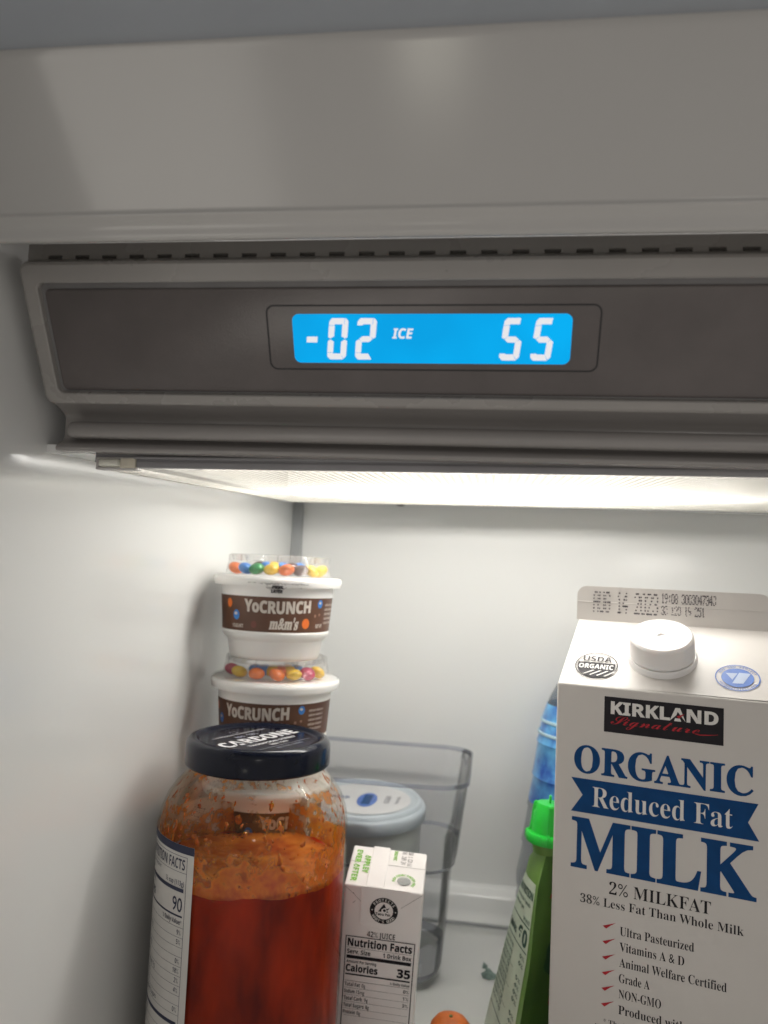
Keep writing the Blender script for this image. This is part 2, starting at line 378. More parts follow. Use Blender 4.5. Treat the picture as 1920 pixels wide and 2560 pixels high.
# lower housing with grip rail
gh = thing('lamp_housing', 'grey ribbed housing with a rounded rail below the control panel', 'housing', (0, 0, 0))
hp = rnd([(256, 57), (262.5, 55.5), (267, 53.2), (267, 44.6), (262.6, 42.2), (261.3, 40.6), (262.2, 39.4), (272, 39.9), (272, 62), (258, 62)], [0, 2.5, 2, 2, 1, .9, .6, 0, 0, 0])
extrude_x('housing_body', hp, -160, 293, BODYP, gh, auto=40)
rail = rnd([(267.5, 50.4), (262, 50.6), (259.6, 49), (259.0, 46.5), (260, 44.6), (262.4, 44.2), (267.5, 45.2)], [0, 1.6, 1.6, 1.6, 1.0, .8, 0])
n = len(rail); ls = []
for x, k in ((-156.0, .55), (-155.6, .8), (-154.6, .95), (-153, 1.0), (293, 1.0)):
    cyr, czr = 267.5, 47.4
    ls.append([(x, cyr + (y - cyr) * k, czr + (z - czr) * (.35 + .65 * k)) for y, z in rail])
loops('grip_rail', ls, BODYP, gh, True, True, auto=45)

# ------------------------------------------------------------------ the lit lamp: bulb, cavity and prismatic cover
lamp = thing('ceiling_lamp', 'lit lamp behind a ribbed translucent cover under the control panel', 'lamp', (0, 0, 0))
def lens_z(x, y): return 36.4 + (y - 272) * .052 + (x + 39) * .012
LENS = bpy.data.materials.new('prismatic cover'); LENS.use_nodes = True
nt = LENS.node_tree; nt.nodes.clear(); out = nt.nodes.new('ShaderNodeOutputMaterial')
tl = nt.nodes.new('ShaderNodeBsdfTranslucent'); tl.inputs[0].default_value = (.96, .955, .93, 1)
df = nt.nodes.new('ShaderNodeBsdfDiffuse'); df.inputs[0].default_value = (.86, .86, .84, 1)
tp = nt.nodes.new('ShaderNodeBsdfTransparent'); tp.inputs[0].default_value = (.98, .975, .96, 1)
gl = nt.nodes.new('ShaderNodeBsdfGlossy'); gl.inputs['Roughness'].default_value = .2
m1 = nt.nodes.new('ShaderNodeMixShader'); m1.inputs[0].default_value = .38; nt.links.new(tl.outputs[0], m1.inputs[1]); nt.links.new(df.outputs[0], m1.inputs[2])
m2 = nt.nodes.new('ShaderNodeMixShader'); m2.inputs[0].default_value = .80; nt.links.new(m1.outputs[0], m2.inputs[1]); nt.links.new(tp.outputs[0], m2.inputs[2])
m3 = nt.nodes.new('ShaderNodeMixShader'); m3.inputs[0].default_value = .05; nt.links.new(m2.outputs[0], m3.inputs[1]); nt.links.new(gl.outputs[0], m3.inputs[2])
nt.links.new(m3.outputs[0], out.inputs[0])
v = []; f = []; px = 3.1; nx = int((LX1 - LX0 - 6) / px); ny = int((LY1 - LY0 - 4) / px)
for j in range(ny + 1):
    for i in range(nx + 1):
        x = LX0 + 3 + i * px; y = LY0 + 2 + j * px; v.append((x, y, lens_z(x, y)))
b0 = len(v)
for j in range(ny):
    for i in range(nx):
        x = LX0 + 3 + (i + .5) * px; y = LY0 + 2 + (j + .5) * px
        v.append((x, y, lens_z(x, y) - .75)); c = b0 + j * nx + i
        q = (j * (nx + 1) + i, j * (nx + 1) + i + 1, (j + 1) * (nx + 1) + i + 1, (j + 1) * (nx + 1) + i)
        f += [(q[k], q[(k + 1) % 4], c) for k in range(4)]
lens = obj('prismatic_cover', v, f, LENS, lamp); lens['kind'] = 'stuff'
LRIM = mat('lamp cover rim', (.72, .70, .66), .3, var=.04, scale=50)
def bar(name, x0, x1, y0, y1, za, zb_, m, bev=None):
    vv = [(x, y, lens_z(x, y) + d) for d in (za, zb_) for y in (y0, y1) for x in (x0, x1)]
    return obj(name, vv, box(0, 1, 0, 1, 0, 1)[1], m, lamp, smooth=bool(bev), auto=40, bevel=bev)
bar('cover_edge', LX0, LX0 + 3.05, LY0, LY1, -.6, 2.2, LRIM, .4)
bar('cover_edge', LX1 - 3.3, LX1, LY0, LY1, -.6, 2.2, LRIM, .4)
bar('cover_edge', LX0, LX1, LY1 - 4.5, LY1 - .1, -.6, 2.2, LRIM, .4)
RAILM = mat('grey lamp rail', (.26, .255, .265), .35, var=.06, scale=60)
bar('front_rail', -133, LX1, LY0 - 1.6, LY0 + 1.9, -.2, 2.3, RAILM, .3)
bar('added_light_stop', LX0 + .2, LX1, LY0 - 1.0, LY0 - .3, 1.8, 6.5, RAILM)  # filler strip added to block lamp light leaking under the housing
bar('upper_rail', -134, LX1, LY0 - 2.6, LY0 - .2, 3.1, 4.1, RAILM, .3)
CLIP = glassy('translucent clip', (.9, .9, .85), .3, .2, haze=.9, hazecol=(.92, .91, .84))
CLIPD = mat('clip surround', (.42, .40, .39), .4, var=.08)
bar('clip_surround', -149, -133.4, LY0 - 2.0, LY0 + 4, -1.0, -.1, CLIPD, .3)
bar('clip_surround', -149, -133.4, LY0 - 2.0, LY0 + 4, 3.0, 3.7, CLIPD, .3)
bar('clip_surround', -149, -147.8, LY0 - 1.9, LY0 + 4, -.12, 3.02, CLIPD, .3)
bar('clip', -147.6, -139.5, LY0 - 3.0, LY0 + 2, .1, 2.9, CLIP, .8)
bar('clip', -139.3, -133.2, LY0 - 2.2, LY0 + 1, -.5, 3.4, mat('clip beige', (.62, .58, .48), .4, var=.1, scale=120), .5)
# cavity above the cover
CAVW = mat('lamp cavity white', (.80, .79, .76), .6, var=.02)
zt = 100
BAFG = mat('added baffle grey', (.16, .155, .15), .7, var=.05)
X0, X1, Y0, Y1, YM = LX0 - 2, LX1 + 2, 272.5, LY1 + 2, 386
obj('lamp_cavity', [(X0, YM, 46), (X1, YM, 46), (X1, Y1, 53), (X0, Y1, 53), (X0, YM, zt), (X1, YM, zt), (X1, Y1, zt), (X0, Y1, zt)],
    [(4, 5, 6, 7), (1, 2, 6, 5), (2, 3, 7, 6), (3, 0, 4, 7)], CAVW, lamp)
obj('added_baffle', [(X0, Y0, 40), (X1, Y0, 40), (X0, Y0, zt), (X1, Y0, zt), (X0, YM, zt), (X1, YM, zt), (X0, YM, 46), (X1, YM, 46)], [(0, 1, 3, 2), (2, 3, 5, 4), (0, 2, 4, 6), (1, 7, 5, 3)], BAFG, lamp)  # unseen grey front, added to keep lamp light off the carton face
BULB = bpy.data.materials.new('glowing bulb'); BULB.use_nodes = True
nt = BULB.node_tree; nt.nodes.clear(); out = nt.nodes.new('ShaderNodeOutputMaterial'); em = nt.nodes.new('ShaderNodeEmission')
em.inputs[0].default_value = (1.0, .975, .935, 1); em.inputs[1].default_value = 49.0; nt.links.new(em.outputs[0], out.inputs[0])
bxs = []; prof = [(.1, 0), (4, .4), (6.5, 3), (7.5, 8), (7.5, 248), (6.5, 253), (4, 255.6), (.1, 256)]
prof = [(r, (x - 128) * .9 + 8) for r, x in prof]
ls = [[(x, 430 + r * cos(2 * pi * i / 20), 71 + r * sin(2 * pi * i / 20)) for i in range(20)] for r, x in prof]
loops('bulb', ls, BULB, lamp, True, True)

# ================================================================== milk carton
CARD = mat('white carton board', (.60, .57, .54), .40, bump=.06, bscale=35, var=.015, scale=40)
CARDIN = mat('carton board edge', (.72, .62, .50), .6, var=.06, scale=300)
CAPW = mat('white cap plastic', (.82, .80, .79), .3, sss=.25, sscale=.004, srad=(1, .8, .7))
NAVY = mat('navy print', (.003, .05, .17), .5, spec=.12, var=.12, scale=150)
INK = mat('black print', (.018, .016, .02), .5, spec=.15, var=.2, scale=200)
WPR = mat('white print', (.72, .70, .67), .45, var=.03)
RED = mat('red print', (.42, .025, .035), .45, spec=.15, var=.1, scale=200)
BLUEP = mat('mid blue print', (.05, .14, .45), .45, var=.1, scale=200)
DOTI = mat('ink jet grey', (.09, .08, .09), .6, var=.3, scale=400)
MW, MH = 95.0, 216.4
TH = radians(-16.15)
mk = thing('milk_carton', 'tall white gable-top milk carton with blue lettering and a screw cap', 'milk carton', (33.97, 384.6, SH), (0, 0, TH))
Ez = MH                                                   # eave height in the carton's own frame
body = obj('body', *box(0, MW, 0, MW, .1, Ez), CARD, mk, smooth=True, auto=40, bevel=1.3)
FB, FH, FT = MW / 2, 28.8, 46.4                           # ridge depth, fin foot, fin top above the eave
v = [(0.2, .15, Ez - .2), (MW - .2, .15, Ez - .2), (MW - .2, MW - .15, Ez - .2), (.2, MW - .15, Ez - .2),
     (1.6, FB - .9, Ez + FH), (MW - 1.6, FB - .9, Ez + FH), (MW - 1.6, FB + .9, Ez + FH), (1.6, FB + .9, Ez + FH), (16, FB, Ez + 8), (MW - 16, FB, Ez + 8)]
obj('roof', v, [(0, 1, 5, 4), (2, 3, 7, 6), (0, 4, 8), (4, 7, 8), (7, 3, 8), (3, 0, 8), (1, 9, 5), (5, 9, 6), (6, 9, 2), (2, 9, 1), (4, 5, 6, 7)], CARD, mk, smooth=True, auto=15, bevel=.7)
# the sealed fin: a rounded plate of folded layers with a raised seam
fo = rrect(.6, MW - .6, FH - 4, FT, 4.5)
def fin(h0, h1, name, m, sh=0):
    fo = [(x, max(z, FH - .5)) for x, z in rrect(.6 + sh, MW - .6 - sh, FH - 6, FT - sh, 5)]
    return loops(name, [[(x, h0, Ez + z) for x, z in fo], [(x, h1, Ez + z) for x, z in fo]], m, mk, True, True)
fin(FB - 1.7, FB - .62, 'fin', CARD); fin(FB - .6, FB + .6, 'fin_core', CARDIN, .25); fin(FB + .62, FB + 1.7, 'fin', CARD)
loops('seam', [[(x, FB - 1.75, Ez + z) for x, z in rrect(.9, MW - .9, 37.6, 38.4, .3, 2)], [(x, FB - 1.86, Ez + z) for x, z in rrect(1.2, MW - 1.2, 37.8, 38.2, .15, 2)]], CARD, mk, False, True)
# faces as drawing boards
def MF(u, vv, h): return (u, -h, Ez + vv)                                  # front face, vv below the eave is negative
rs = Vector((0, FB - .9, FH)); rl = rs.length; rdir = rs.normalized()
def MR(u, vv, h):                                                        # sloping roof, vv up the slope from the eave
    q = rdir * vv + Vector((0, -rdir.z, rdir.y)) * h
    q += Vector((0, -rdir.z, rdir.y)) * .12
    return (u, q.y, Ez - .2 + q.z)
def MFin(u, vv, h): return (u, FB - 1.7 - h, Ez + vv)
P_ = lambda nm, it, m, fn=MF, h=.1, par=None: printed(nm, it, fn, m, par or mk, h)
kb = P_('brand_panel', rect2d(22.35, 73.65, -20.83, -4.52), INK)
P_('lettering', lettering('KIRKLAND', 25.3, 71.5, -12.4, 5.9, 'sans', .02), WPR, h=.2, par=kb)
def brush(pts, wd, taper=True):
    items = []; n = len(pts); L = []; R_ = []
    for i, p in enumerate(pts):
        a = Vector(pts[max(0, i - 1)]); b = Vector(pts[min(n - 1, i + 1)]); d = (b - a).normalized(); t = i / (n - 1)
        k = wd * (.35 + .65 * sin(pi * min(1, t * 1.4 + .1)) ** .5 if taper else 1) / 2
        L.append((p[0] - d.y * k, p[1] + d.x * k)); R_.append((p[0] + d.y * k, p[1] - d.x * k))
    V = L + R_; return V, [(i, i + 1, n + i + 1, n + i) for i in range(n - 1)]
P_('lettering', lettering('Signature', 25.2, 63.5, -17.0, 3.9, 'script', -.004, .25), RED, h=.2, par=kb)
P_('lettering', brush([(62, -17.0), (64, -17.3), (67, -17.0), (70, -16.6), (71.4, -16.3)], .45), RED, h=.2, par=kb)
P_('red_mark', poly2d([(54.2, -10.2), (57.4, -8.8), (56.6, -9.8), (55.0, -11.2)]), RED, h=.26, par=kb)
P_('lettering', lettering('ORGANIC', 9, 85.8, -41.0, 12.6, 'serif', .012), NAVY)
rb = P_('ribbon', join2d([poly2d([(7.9, -43.7), (87.7, -43.6), (83.7, -52.0), (88.1, -59.3), (8.1, -59.2), (13.3, -51.2)])]), NAVY)
P_('lettering', lettering('Reduced Fat', 17.8, 77.6, -55.7, 8.9, 'serif', -.008), WPR, h=.2, par=rb)
P_('lettering', lettering('MILK', 8.6, 87.2, -84.6, 23.0, 'serif', .015), NAVY)
P_('lettering', lettering('2% MILKFAT', 26.3, 69.3, -93.55, 5.3, 'serif', -.006), INK)
P_('lettering', lettering('38% Less Fat Than Whole Milk', 13.4, 82.4, -99.65, 3.75, 'serif', -.006), INK)
for i, (s_, x1) in enumerate((('Ultra Pasteurized', 62.7), ('Vitamins A & D', 58.8), ('Animal Welfare Certified', 75.9), ('Grade A', 44.6), ('NON-GMO', 49.5), ('Produced without', 66.0))):
    z = -110.7 - i * 6.82
    P_('lettering', lettering(s_, 31.4, x1, z, 3.75, 'serif', -.004), INK)
    P_('check_mark', poly2d([(23.8, z + 2.6), (25.6, z + 3.3), (29.6, z + 4.9), (27.4, z + 3.4), (25.4, z + 1.6), (24.7, z + 1.9)]), RED)
P_('lettering', lettering('* The FDA has said no significant', 25, 72, -150.6, 2.1, 'serif', -.005), INK)
P_('lettering', lettering('difference has been shown between milk', 20.5, 76, -153.6, 2.1, 'serif', -.005), INK)
# roof badges
def MRA(u, vv, h): return MR(16.3 + (u - 15.6) * 1.22, 15.4 + (vv - 13.4) * 1.22, h)
def MRB(u, vv, h): return MR(79.2 + (u - 75.8) * 1.16, 15.4 + (vv - 15.2) * 1.16, h)
lg = P_('organic_badge', ring2d(15.6, 13.4, 8.3, 8.3, .38), INK, MRA)
hv = [(15.6 + 7.4 * cos(a), 13.4 + 7.4 * sin(a)) for a in [radians(166 + 208 * i / 30) for i in range(31)]]
P_('badge_field', poly2d(hv), INK, MRA, par=lg)
P_('lettering', lettering('USDA', 10.0, 21.2, 16.0, 3.2, 'sans', -.008), INK, MRA, par=lg)
P_('lettering', lettering('ORGANIC', 8.9, 22.3, 11.2, 2.8, 'sans', .005), WPR, MRA, h=.2, par=lg)
for k in range(4):
    x = 11 + k * 2.7; P_('furrow', poly2d([(x, 7.4 - .2 * k), (x + .5, 7.2 - .2 * k), (x + 4.4, 10.2), (x + 3.6, 10.2)]), WPR, MRA, h=.2, par=lg)
lg = P_('blue_badge', ring2d(75.8, 15.2, 8.2, 8.2, .45), BLUEP, MRB)
P_('badge_field', ell2d(75.8, 15.2, 5.9, 5.9), BLUEP, MRB, par=lg)
P_('badge_mark', join2d([poly2d([(71.5, 17.6), (75.8, 17.9), (73.9, 13.6)]), poly2d([(76.4, 18.4), (80.6, 18.2), (77.8, 11.6), (73.9, 11.4)])]), mat('pale blue print', (.42, .50, .66), .45), MRB, h=.2, par=lg)
P_('lettering', arc_text('NON GMO PROJECT', 75.8, 15.2, 6.9, 160, 20, 1.0), BLUEP, MRB, par=lg)
P_('lettering', arc_text('nongmoproject.org', 75.8, 15.2, 6.9, 205, 335, 1.1, inside=True), BLUEP, MRB, par=lg)
# ink-jet date on the fin
P_('date_print', join2d([dots('AUG 14 2023', 9.5, 42.5, 33.2, 10.2, .9, .04, .02), dots('19:08 3003047343', 43.6, 69.8, 39.6, 4.4, .62, .05, .03), dots('30 120 19 251', 43.6, 64.5, 33.6, 4.2, .6, .1, .2)]), DOTI, MFin, h=.3)
# screw cap on its collar, standing square to the roof
CX, CV = 46.0, 25.6
cq = MR(CX, CV, 0)
cap = bpy.data.objects.new('screw_cap', None); cap.empty_display_size = .01; link(cap, mk)
cap.location = [c * S for c in cq]; cap.rotation_euler = (-(atan2(rdir.z, rdir.y)) * -1.0 * .95, 0, 0)
CR, CHh = 14.9, 13.5
lathe('collar', [(CR + 1.0, -7), (CR + 1.0, 1.6), (CR + .5, 2.6), (CR - 2, 2.7)], CAPW, cap)
n = 150; ls = []
for z, k, g in ((2.9, 1.0, 0), (3.2, 1.01, 0), (4.6, 1.0, 0), (5.0, 1.0, .35), (CHh - 1.8, .985, .35), (CHh - 1.3, .98, 0), (CHh - .5, .955, 0), (CHh, .90, 0), (CHh - .35, .84, 0), (CHh - .55, .5, 0), (CHh - .5, .14, 0), (CHh - 1.1, .11, 0), (CHh - 1.2, .02, 0)):
    ls.append([((CR * k - (g if i % 2 else 0)) * cos(2 * pi * i / n), (CR * k - (g if i % 2 else 0)) * sin(2 * pi * i / n), z) for i in range(n)])
loops('cap', ls, CAPW, cap, False, True, auto=50)

# ================================================================== yogurt cups
CUPW = mat('white cup plastic', (.90, .885, .86), .38, sss=.2, sscale=.003, srad=(1, .85, .75), var=.01)
SLV = mat('brown sleeve print', (.10, .042, .022), .42, var=.10, scale=70)
CREAM = mat('cream lettering', (.62, .56, .50), .5, var=.05, scale=300)
DOME = glassy('clear dome plastic', (.985, .985, .985), .4, .12, haze=.10, hazecol=(.9, .9, .9))
FOIL = mat('foil peel tab', (.62, .60, .60), .32, metal=.6, bump=.5, bscale=250, var=.2, scale=200)
CUPS = [(-126.5, 455.0, -5.2, 0.0), (-124.8, 455.0, -64.6, -.36), (-127.0, 456.0, -124.0, .5), (-127.6, 455.4, -183.4, 1.2)]
NAMES = ['upper white yogurt cup with clear dome of candies, topmost of the stack',
         'second yogurt cup from the top, its clear dome holding candies',
         'third yogurt cup down, half hidden behind the sauce jar lid',
         'lowest yogurt cup of the stack, standing on the shelf behind the jar']
def candy_mesh(m, key):
    bm = bmesh.new(); bmesh.ops.create_uvsphere(bm, u_segments=18, v_segments=10, radius=1)
    for q in bm.verts: q.co = Vector((q.co.x * 4.7, q.co.y * 4.7, q.co.z * 3.2)) * S
    me = bpy.data.meshes.new('candy'); bm.to_mesh(me); bm.free(); me.materials.append(m)
    for p in me.polygons: p.use_smooth = True
    return me
CC = {'orange': (.75, .16, .015), 'blue': (.03, .20, .60), 'green': (.02, .25, .07), 'yellow': (.75, .48, .02), 'brown': (.07, .03, .025), 'pink': (.48, .03, .10), 'red': (.52, .04, .03)}
CMS = {k: candy_mesh(mat('candy ' + k, c, .28, coat=.4, var=.06, scale=120), k) for k, c in CC.items()}
for ci, (cx, cyy, fz, rot) in enumerate(CUPS):
    low = ci == 3
    t = thing('yogurt_cup', NAMES[ci], 'yogurt cup', (cx, cyy, fz), None, 'stack of yogurt cups by the left wall')
    cup_end = -48.2 if not low else SH - fz
    prof = [(37.2, -.2), (37.9, -1.0), (38.1, -2.8), (37.3, -5.6), (36.5, -5.6), (34.2, -4.4), (33.5, -6), (33.2, -10.6), (33.3, -11.4), (32.9, -11.6), (31.4, -31.2), (31.9, -31.6), (31.9, -32.6), (30.8, -35), (28.9, -36.6), (28.2, -37.4), (26.6, cup_end + 2), (25.8, cup_end + .3), (24.5, cup_end)]
    cup = lathe('cup', prof, CUPW, t, seg=72, caps=(False, True), auto=60)
    phi0 = atan2(-cyy, -cx) + rot
    lathe('inner_seal', [(36.9, -.35), (36.0, -.15), (20, -.1), (.2, -.1)], CUPW, t, seg=72)
    sl = lathe('sleeve', [(33.25, -11.3), (33.22, -11.6), (31.75, -31.0), (31.6, -31.15)], SLV, t, seg=72)
    lid = lathe('dome_lid', [(37.6, 0), (37.4, .5), (35.5, .7), (32.4, .6), (31.6, 1.2), (30.6, 7.3), (30.2, 8.0), (30.0, 12.0), (29.4, 12.5), (28.8, 12.3), (27.8, 9.0), (26, 8.6), (.3, 8.6)], DOME, t, seg=72, auto=50)
    for k in range(8):                                     # the little upright ribs of the dome ring
        a = 2 * pi * (k + .3) / 8 + rot
        q = [((r) * cos(a + d), (r) * sin(a + d), z) for z in (8.2, 12.1) for r in (29.6, 30.5) for d in (-.015, .015)]
        obj('rib', q, [(0, 1, 3, 2), (4, 6, 7, 5), (0, 4, 5, 1), (2, 3, 7, 6), (0, 2, 6, 4), (1, 5, 7, 3)], DOME, lid)
    if low: continue
    def CUPF(u, vv, h, phi0=phi0):                         # u along the arc, vv height below the flange
        r = 33.22 + (-11.6 - vv) / (-19.4) * -1 * (33.22 - 31.75) * -1 if False else 33.22 - (-11.6 - vv) / 19.4 * 1.47
        a = phi0 + u / 33.0; return ((r + h) * cos(a), (r + h) * sin(a), vv)
    pp = lambda nm, it, m, h=.14: printed(nm, it, CUPF, m, sl, h)
    # brand name, letters growing upward, with a thick outline weight
    word = lettering('YoCRUNCH', -19.5, 20.5, -20.6, 7.0, 'sans', .03, 0, .98)
    word = ([(x, y + .0016 * (x + 2) ** 2 * 0 - .05 * (x < -15) * 3 + .9 * sin((x + 20) / 40 * pi) * -1 + .8) for x, y in word[0]], word[1])
    pp('lettering', word, CREAM)
    pp('lettering', lettering("m&m's", -4.2, 12.6, -29.5, 6.6, 'serif', .03, .16), CREAM, .12)
    def dotc(x, z, r, m, hl=True):
        pp('printed_candy', ell2d(x, z, r * .85, r, 20), m, .16)
        if hl: pp('printed_shine', ell2d(x - r * .1, z + r * .25, r * .4, r * .3, 10), CREAM, .24)
    dotc(-25.5, -22.3, 2.9, MATS['candy blue']); dotc(17.9, -26.0, 2.9, MATS['candy orange'], False); dotc(27.9, -14.8, 2.4, MATS['candy blue'])
    dotc(-31.5, -15.8, 2.6, MATS['candy orange'], False); dotc(-13.2, -27.2, 2.0, mat('maroon print', (.17, .05, .035), .5, var=.1), False)
    dotc(24.4, -21.6, .9, mat('tan print', (.30, .18, .13), .5, var=.1), False); dotc(28.0, -21.0, .8, MATS['tan print'], False)
    pp('lettering', lettering('YOGURT', -29, -20.2, -29.4, 2.0, 'sans', .01), CREAM); pp('lettering', lettering('NET WT', 25.6, 31.5, -28.6, 2.2, 'sans', .01), CREAM)
    for k in range(5): pp('lettering', lettering('calcium vitamin d', 33, 45, -16 - 2.6 * k, 1.4, 'sans', 0), CREAM)
    if ci == 0:                                            # crumpled foil peeking out below the rim
        v = []; f = []; na, nb = 42, 4
        for i in range(na + 1):
            a = phi0 + (-.46 + .95 * i / na); drop = 1.2 + 4.5 * math.exp(-((i - 19) / 6.5) ** 2) + 1.2 * math.exp(-((i - 36) / 4) ** 2)
            for j in range(nb + 1):
                q = j / nb; r = 38.2 - 2.4 * q + random.uniform(-.5, .5) * (q > 0)
                v.append((r * cos(a), r * sin(a), -3.4 - drop * q + random.uniform(-.35, .35)))
        for i in range(na):
            for j in range(nb): f.append((i * (nb + 1) + j, (i + 1) * (nb + 1) + j, (i + 1) * (nb + 1) + j + 1, i * (nb + 1) + j + 1))
        fl = obj('foil_edge', v, f, FOIL, t)
        def CF(u, vv, h): a = phi0 + u / 37; return ((37.3 + h) * cos(a), (37.3 + h) * sin(a), vv)
        printed('peel_tab', join2d([lettering('PEEL', -3.6, 3.0, -6.5, 1.7, 'italic', .05), lettering('LAYER', -3.9, 2.6, -8.9, 1.9, 'italic', .05)]), CF, INK, fl, .45)
ORD = ['first', 'second', 'third', 'fourth', 'fifth', 'sixth', 'seventh', 'eighth', 'ninth']
rows = {0: ([('orange', -26), ('blue', -20), ('green', -13.4), ('yellow', -4.6), ('orange', 4.4), ('brown', 13.0), ('yellow', 19.8), ('yellow', 25.0)], ['brown', 'blue', 'yellow', 'blue', 'brown', 'blue']),
        1: ([('pink', -26.5), ('yellow', -21.5), ('orange', -11.5), ('orange', .5), ('yellow', 10.5), ('pink', 18.8), ('yellow', 24.5)], ['blue', 'blue', 'yellow', 'orange', 'yellow', 'blue'])}
for ci, (front, backs) in rows.items():
    cx, cyy, fz, rot = CUPS[ci]; phi0 = atan2(-cyy, -cx); which = ('upper', 'second')[ci]
    for i, (c, off) in enumerate(front):
        r = 26.0 if abs(off) > 20 else 25.4; a = phi0 + math.asin(max(-.985, min(.985, off / 26.6)))
        o = link(bpy.data.objects.new('candy', CMS[c])); o.location = ((cx + r * cos(a)) * S, (cyy + r * sin(a)) * S, (fz + 4.1) * S)
        o.rotation_euler = (random.uniform(-.25, .25) + .35 * cos(a), random.uniform(-.3, .3), random.uniform(0, 6))
        tag(o, '%s candy from the left in the front row of the %s cup dome, %s' % (ORD[i], which, c), 'candy', 'candies in the yogurt cup domes')
    for i, c in enumerate(backs):
        off = -20 + 8 * i; a = phi0 + math.asin(off / 26.6) * .9; r = 16.5
        o = link(bpy.data.objects.new('candy', CMS[c])); o.location = ((cx + r * cos(a)) * S, (cyy + r * sin(a)) * S, (fz + 5.2) * S)
        o.rotation_euler = (random.uniform(-.3, .3), random.uniform(-.3, .3), random.uniform(0, 6))
        tag(o, '%s candy from the left in the back row of the %s cup dome, %s' % (ORD[i], which, c), 'candy', 'candies in the yogurt cup domes')

# ================================================================== sauce jar
JX, JY = -112.5, 385.0
JPHI = atan2(-JY, -JX)
jar = thing('sauce_jar', 'glass jar of red tomato sauce with a navy blue metal lid', 'sauce jar', (JX, JY, SH))
Jz = lambda z: z - SH                                      # world height to jar height
GLASS = glassy('jar glass', (.985, .99, .975), .34, .02)
NAVYM = mat('navy lid paint', (.004, .006, .016), .16, spec=.28, bump=.03, bscale=500, var=.2, scale=60)
jp = [(33.2, -88), (33.2, -95.5), (33.9, -96.2), (33.9, -97.2), (33.2, -98.2), (33.6, -100.0), (35.6, -103.0), (39.6, -107.4), (43.2, -112.6), (45.6, -118.8), (46.6, -124.5), (46.8, -128), (46.7, -134), (46.2, -252), (44, -260), (38, -263.8), (30, -264.6)]
lathe('glass_body', [(r, Jz(z)) for r, z in jp], GLASS, jar, seg=96, caps=(False, True), auto=60)
# sauce with an uneven top
SAUCE = bpy.data.materials.new('tomato sauce'); SAUCE.use_nodes = True; nt = SAUCE.node_tree; p = nt.nodes['Principled BSDF']
tc = nt.nodes.new('ShaderNodeTexCoord'); nz = nt.nodes.new('ShaderNodeTexNoise'); nz.inputs['Scale'].default_value = 130; nz.inputs['Detail'].default_value = 6
mp = nt.nodes.new('ShaderNodeMapping'); mp.inputs['Scale'].default_value = (.6, .6, .22)
nt.links.new(tc.outputs['Object'], mp.inputs[0]); nt.links.new(mp.outputs[0], nz.inputs['Vector'])
rp = nt.nodes.new('ShaderNodeValToRGB'); rp.color_ramp.elements[0].position = .32; rp.color_ramp.elements[1].position = .72
rp.color_ramp.elements[0].color = (.13, .004, .0004, 1); rp.color_ramp.elements[1].color = (.44, .03, .002, 1)
nt.links.new(nz.outputs['Fac'], rp.inputs[0]); nt.links.new(rp.outputs[0], p.inputs['Base Color'])
p.inputs['Roughness'].default_value = .35; p.inputs['Specular IOR Level'].default_value = .15; p.inputs['Subsurface Weight'].default_value = .85
p.inputs['Subsurface Radius'].default_value = (1.0, .13, .02); p.inputs['Subsurface Scale'].default_value = .016
bn = nt.nodes.new('ShaderNodeBump'); bn.inputs['Strength'].default_value = .05; bn.inputs['Distance'].default_value = .001
nt.links.new(nz.outputs['Fac'], bn.inputs['Height']); nt.links.new(bn.outputs[0], p.inputs['Normal'])
SL = -146.0; ls = []
seg_ = 96
for r, z in ((43.8, -259), (45.2, -250), (45.5, -200), (45.6, -160), (45.7, -149), (45.7, -147.3), (45.4, -146.4), (44.4, -146.0), ):
    ls.append([(r * cos(2 * pi * i / seg_), r * sin(2 * pi * i / seg_), Jz(z + (1.0 * sin(5 * 2 * pi * i / seg_ + r) + .9 * sin(11 * 2 * pi * i / seg_ + 2 * r) + .5 * random.uniform(-1, 1)) * (z > -148) * .55)) for i in range(seg_)])
loops('sauce', ls, SAUCE, jar, True, False, auto=80)
STOP = mat('oily sauce surface', (.38, .035, .004), .25, bump=1.0, bscale=140, col2=(.75, .24, .03), scale=90)
top = [ls[-1]]
for r in (41, 34, 24, 12, 1): top.append([(r * cos(2 * pi * i / seg_), r * sin(2 * pi * i / seg_), Jz(-146.0 + random.uniform(-.35, .35))) for i in range(seg_)])
loops('sauce_surface', top, STOP, jar, False, True, auto=80)
# residue clinging to the inside of the glass above the sauce
RES = bpy.data.materials.new('sauce residue'); RES.use_nodes = True; nt = RES.node_tree; nt.nodes.clear()
out = nt.nodes.new('ShaderNodeOutputMaterial'); tc = nt.nodes.new('ShaderNodeTexCoord')
sep = nt.nodes.new('ShaderNodeSeparateXYZ'); nt.links.new(tc.outputs['Object'], sep.inputs[0])
def noise(scale, detail, vec=None, dist=0.0):
    n_ = nt.nodes.new('ShaderNodeTexNoise'); n_.inputs['Scale'].default_value = scale; n_.inputs['Detail'].default_value = detail; n_.inputs['Distortion'].default_value = dist
    nt.links.new(vec or tc.outputs['Object'], n_.inputs['Vector']); return n_.outputs['Fac']
def math_(op, a, b, clamp=False):
    m_ = nt.nodes.new('ShaderNodeMath'); m_.operation = op; m_.use_clamp = clamp
    for i_, q in enumerate((a, b)):
        if isinstance(q, (int, float)): m_.inputs[i_].default_value = q
        else: nt.links.new(q, m_.inputs[i_])
    return m_.outputs[0]
cur = nt.nodes.new('ShaderNodeFloatCurve')                 # how much residue at which height
mr = nt.nodes.new('ShaderNodeMapRange'); mr.inputs[1].default_value = Jz(-148) * S; mr.inputs[2].default_value = Jz(-94) * S
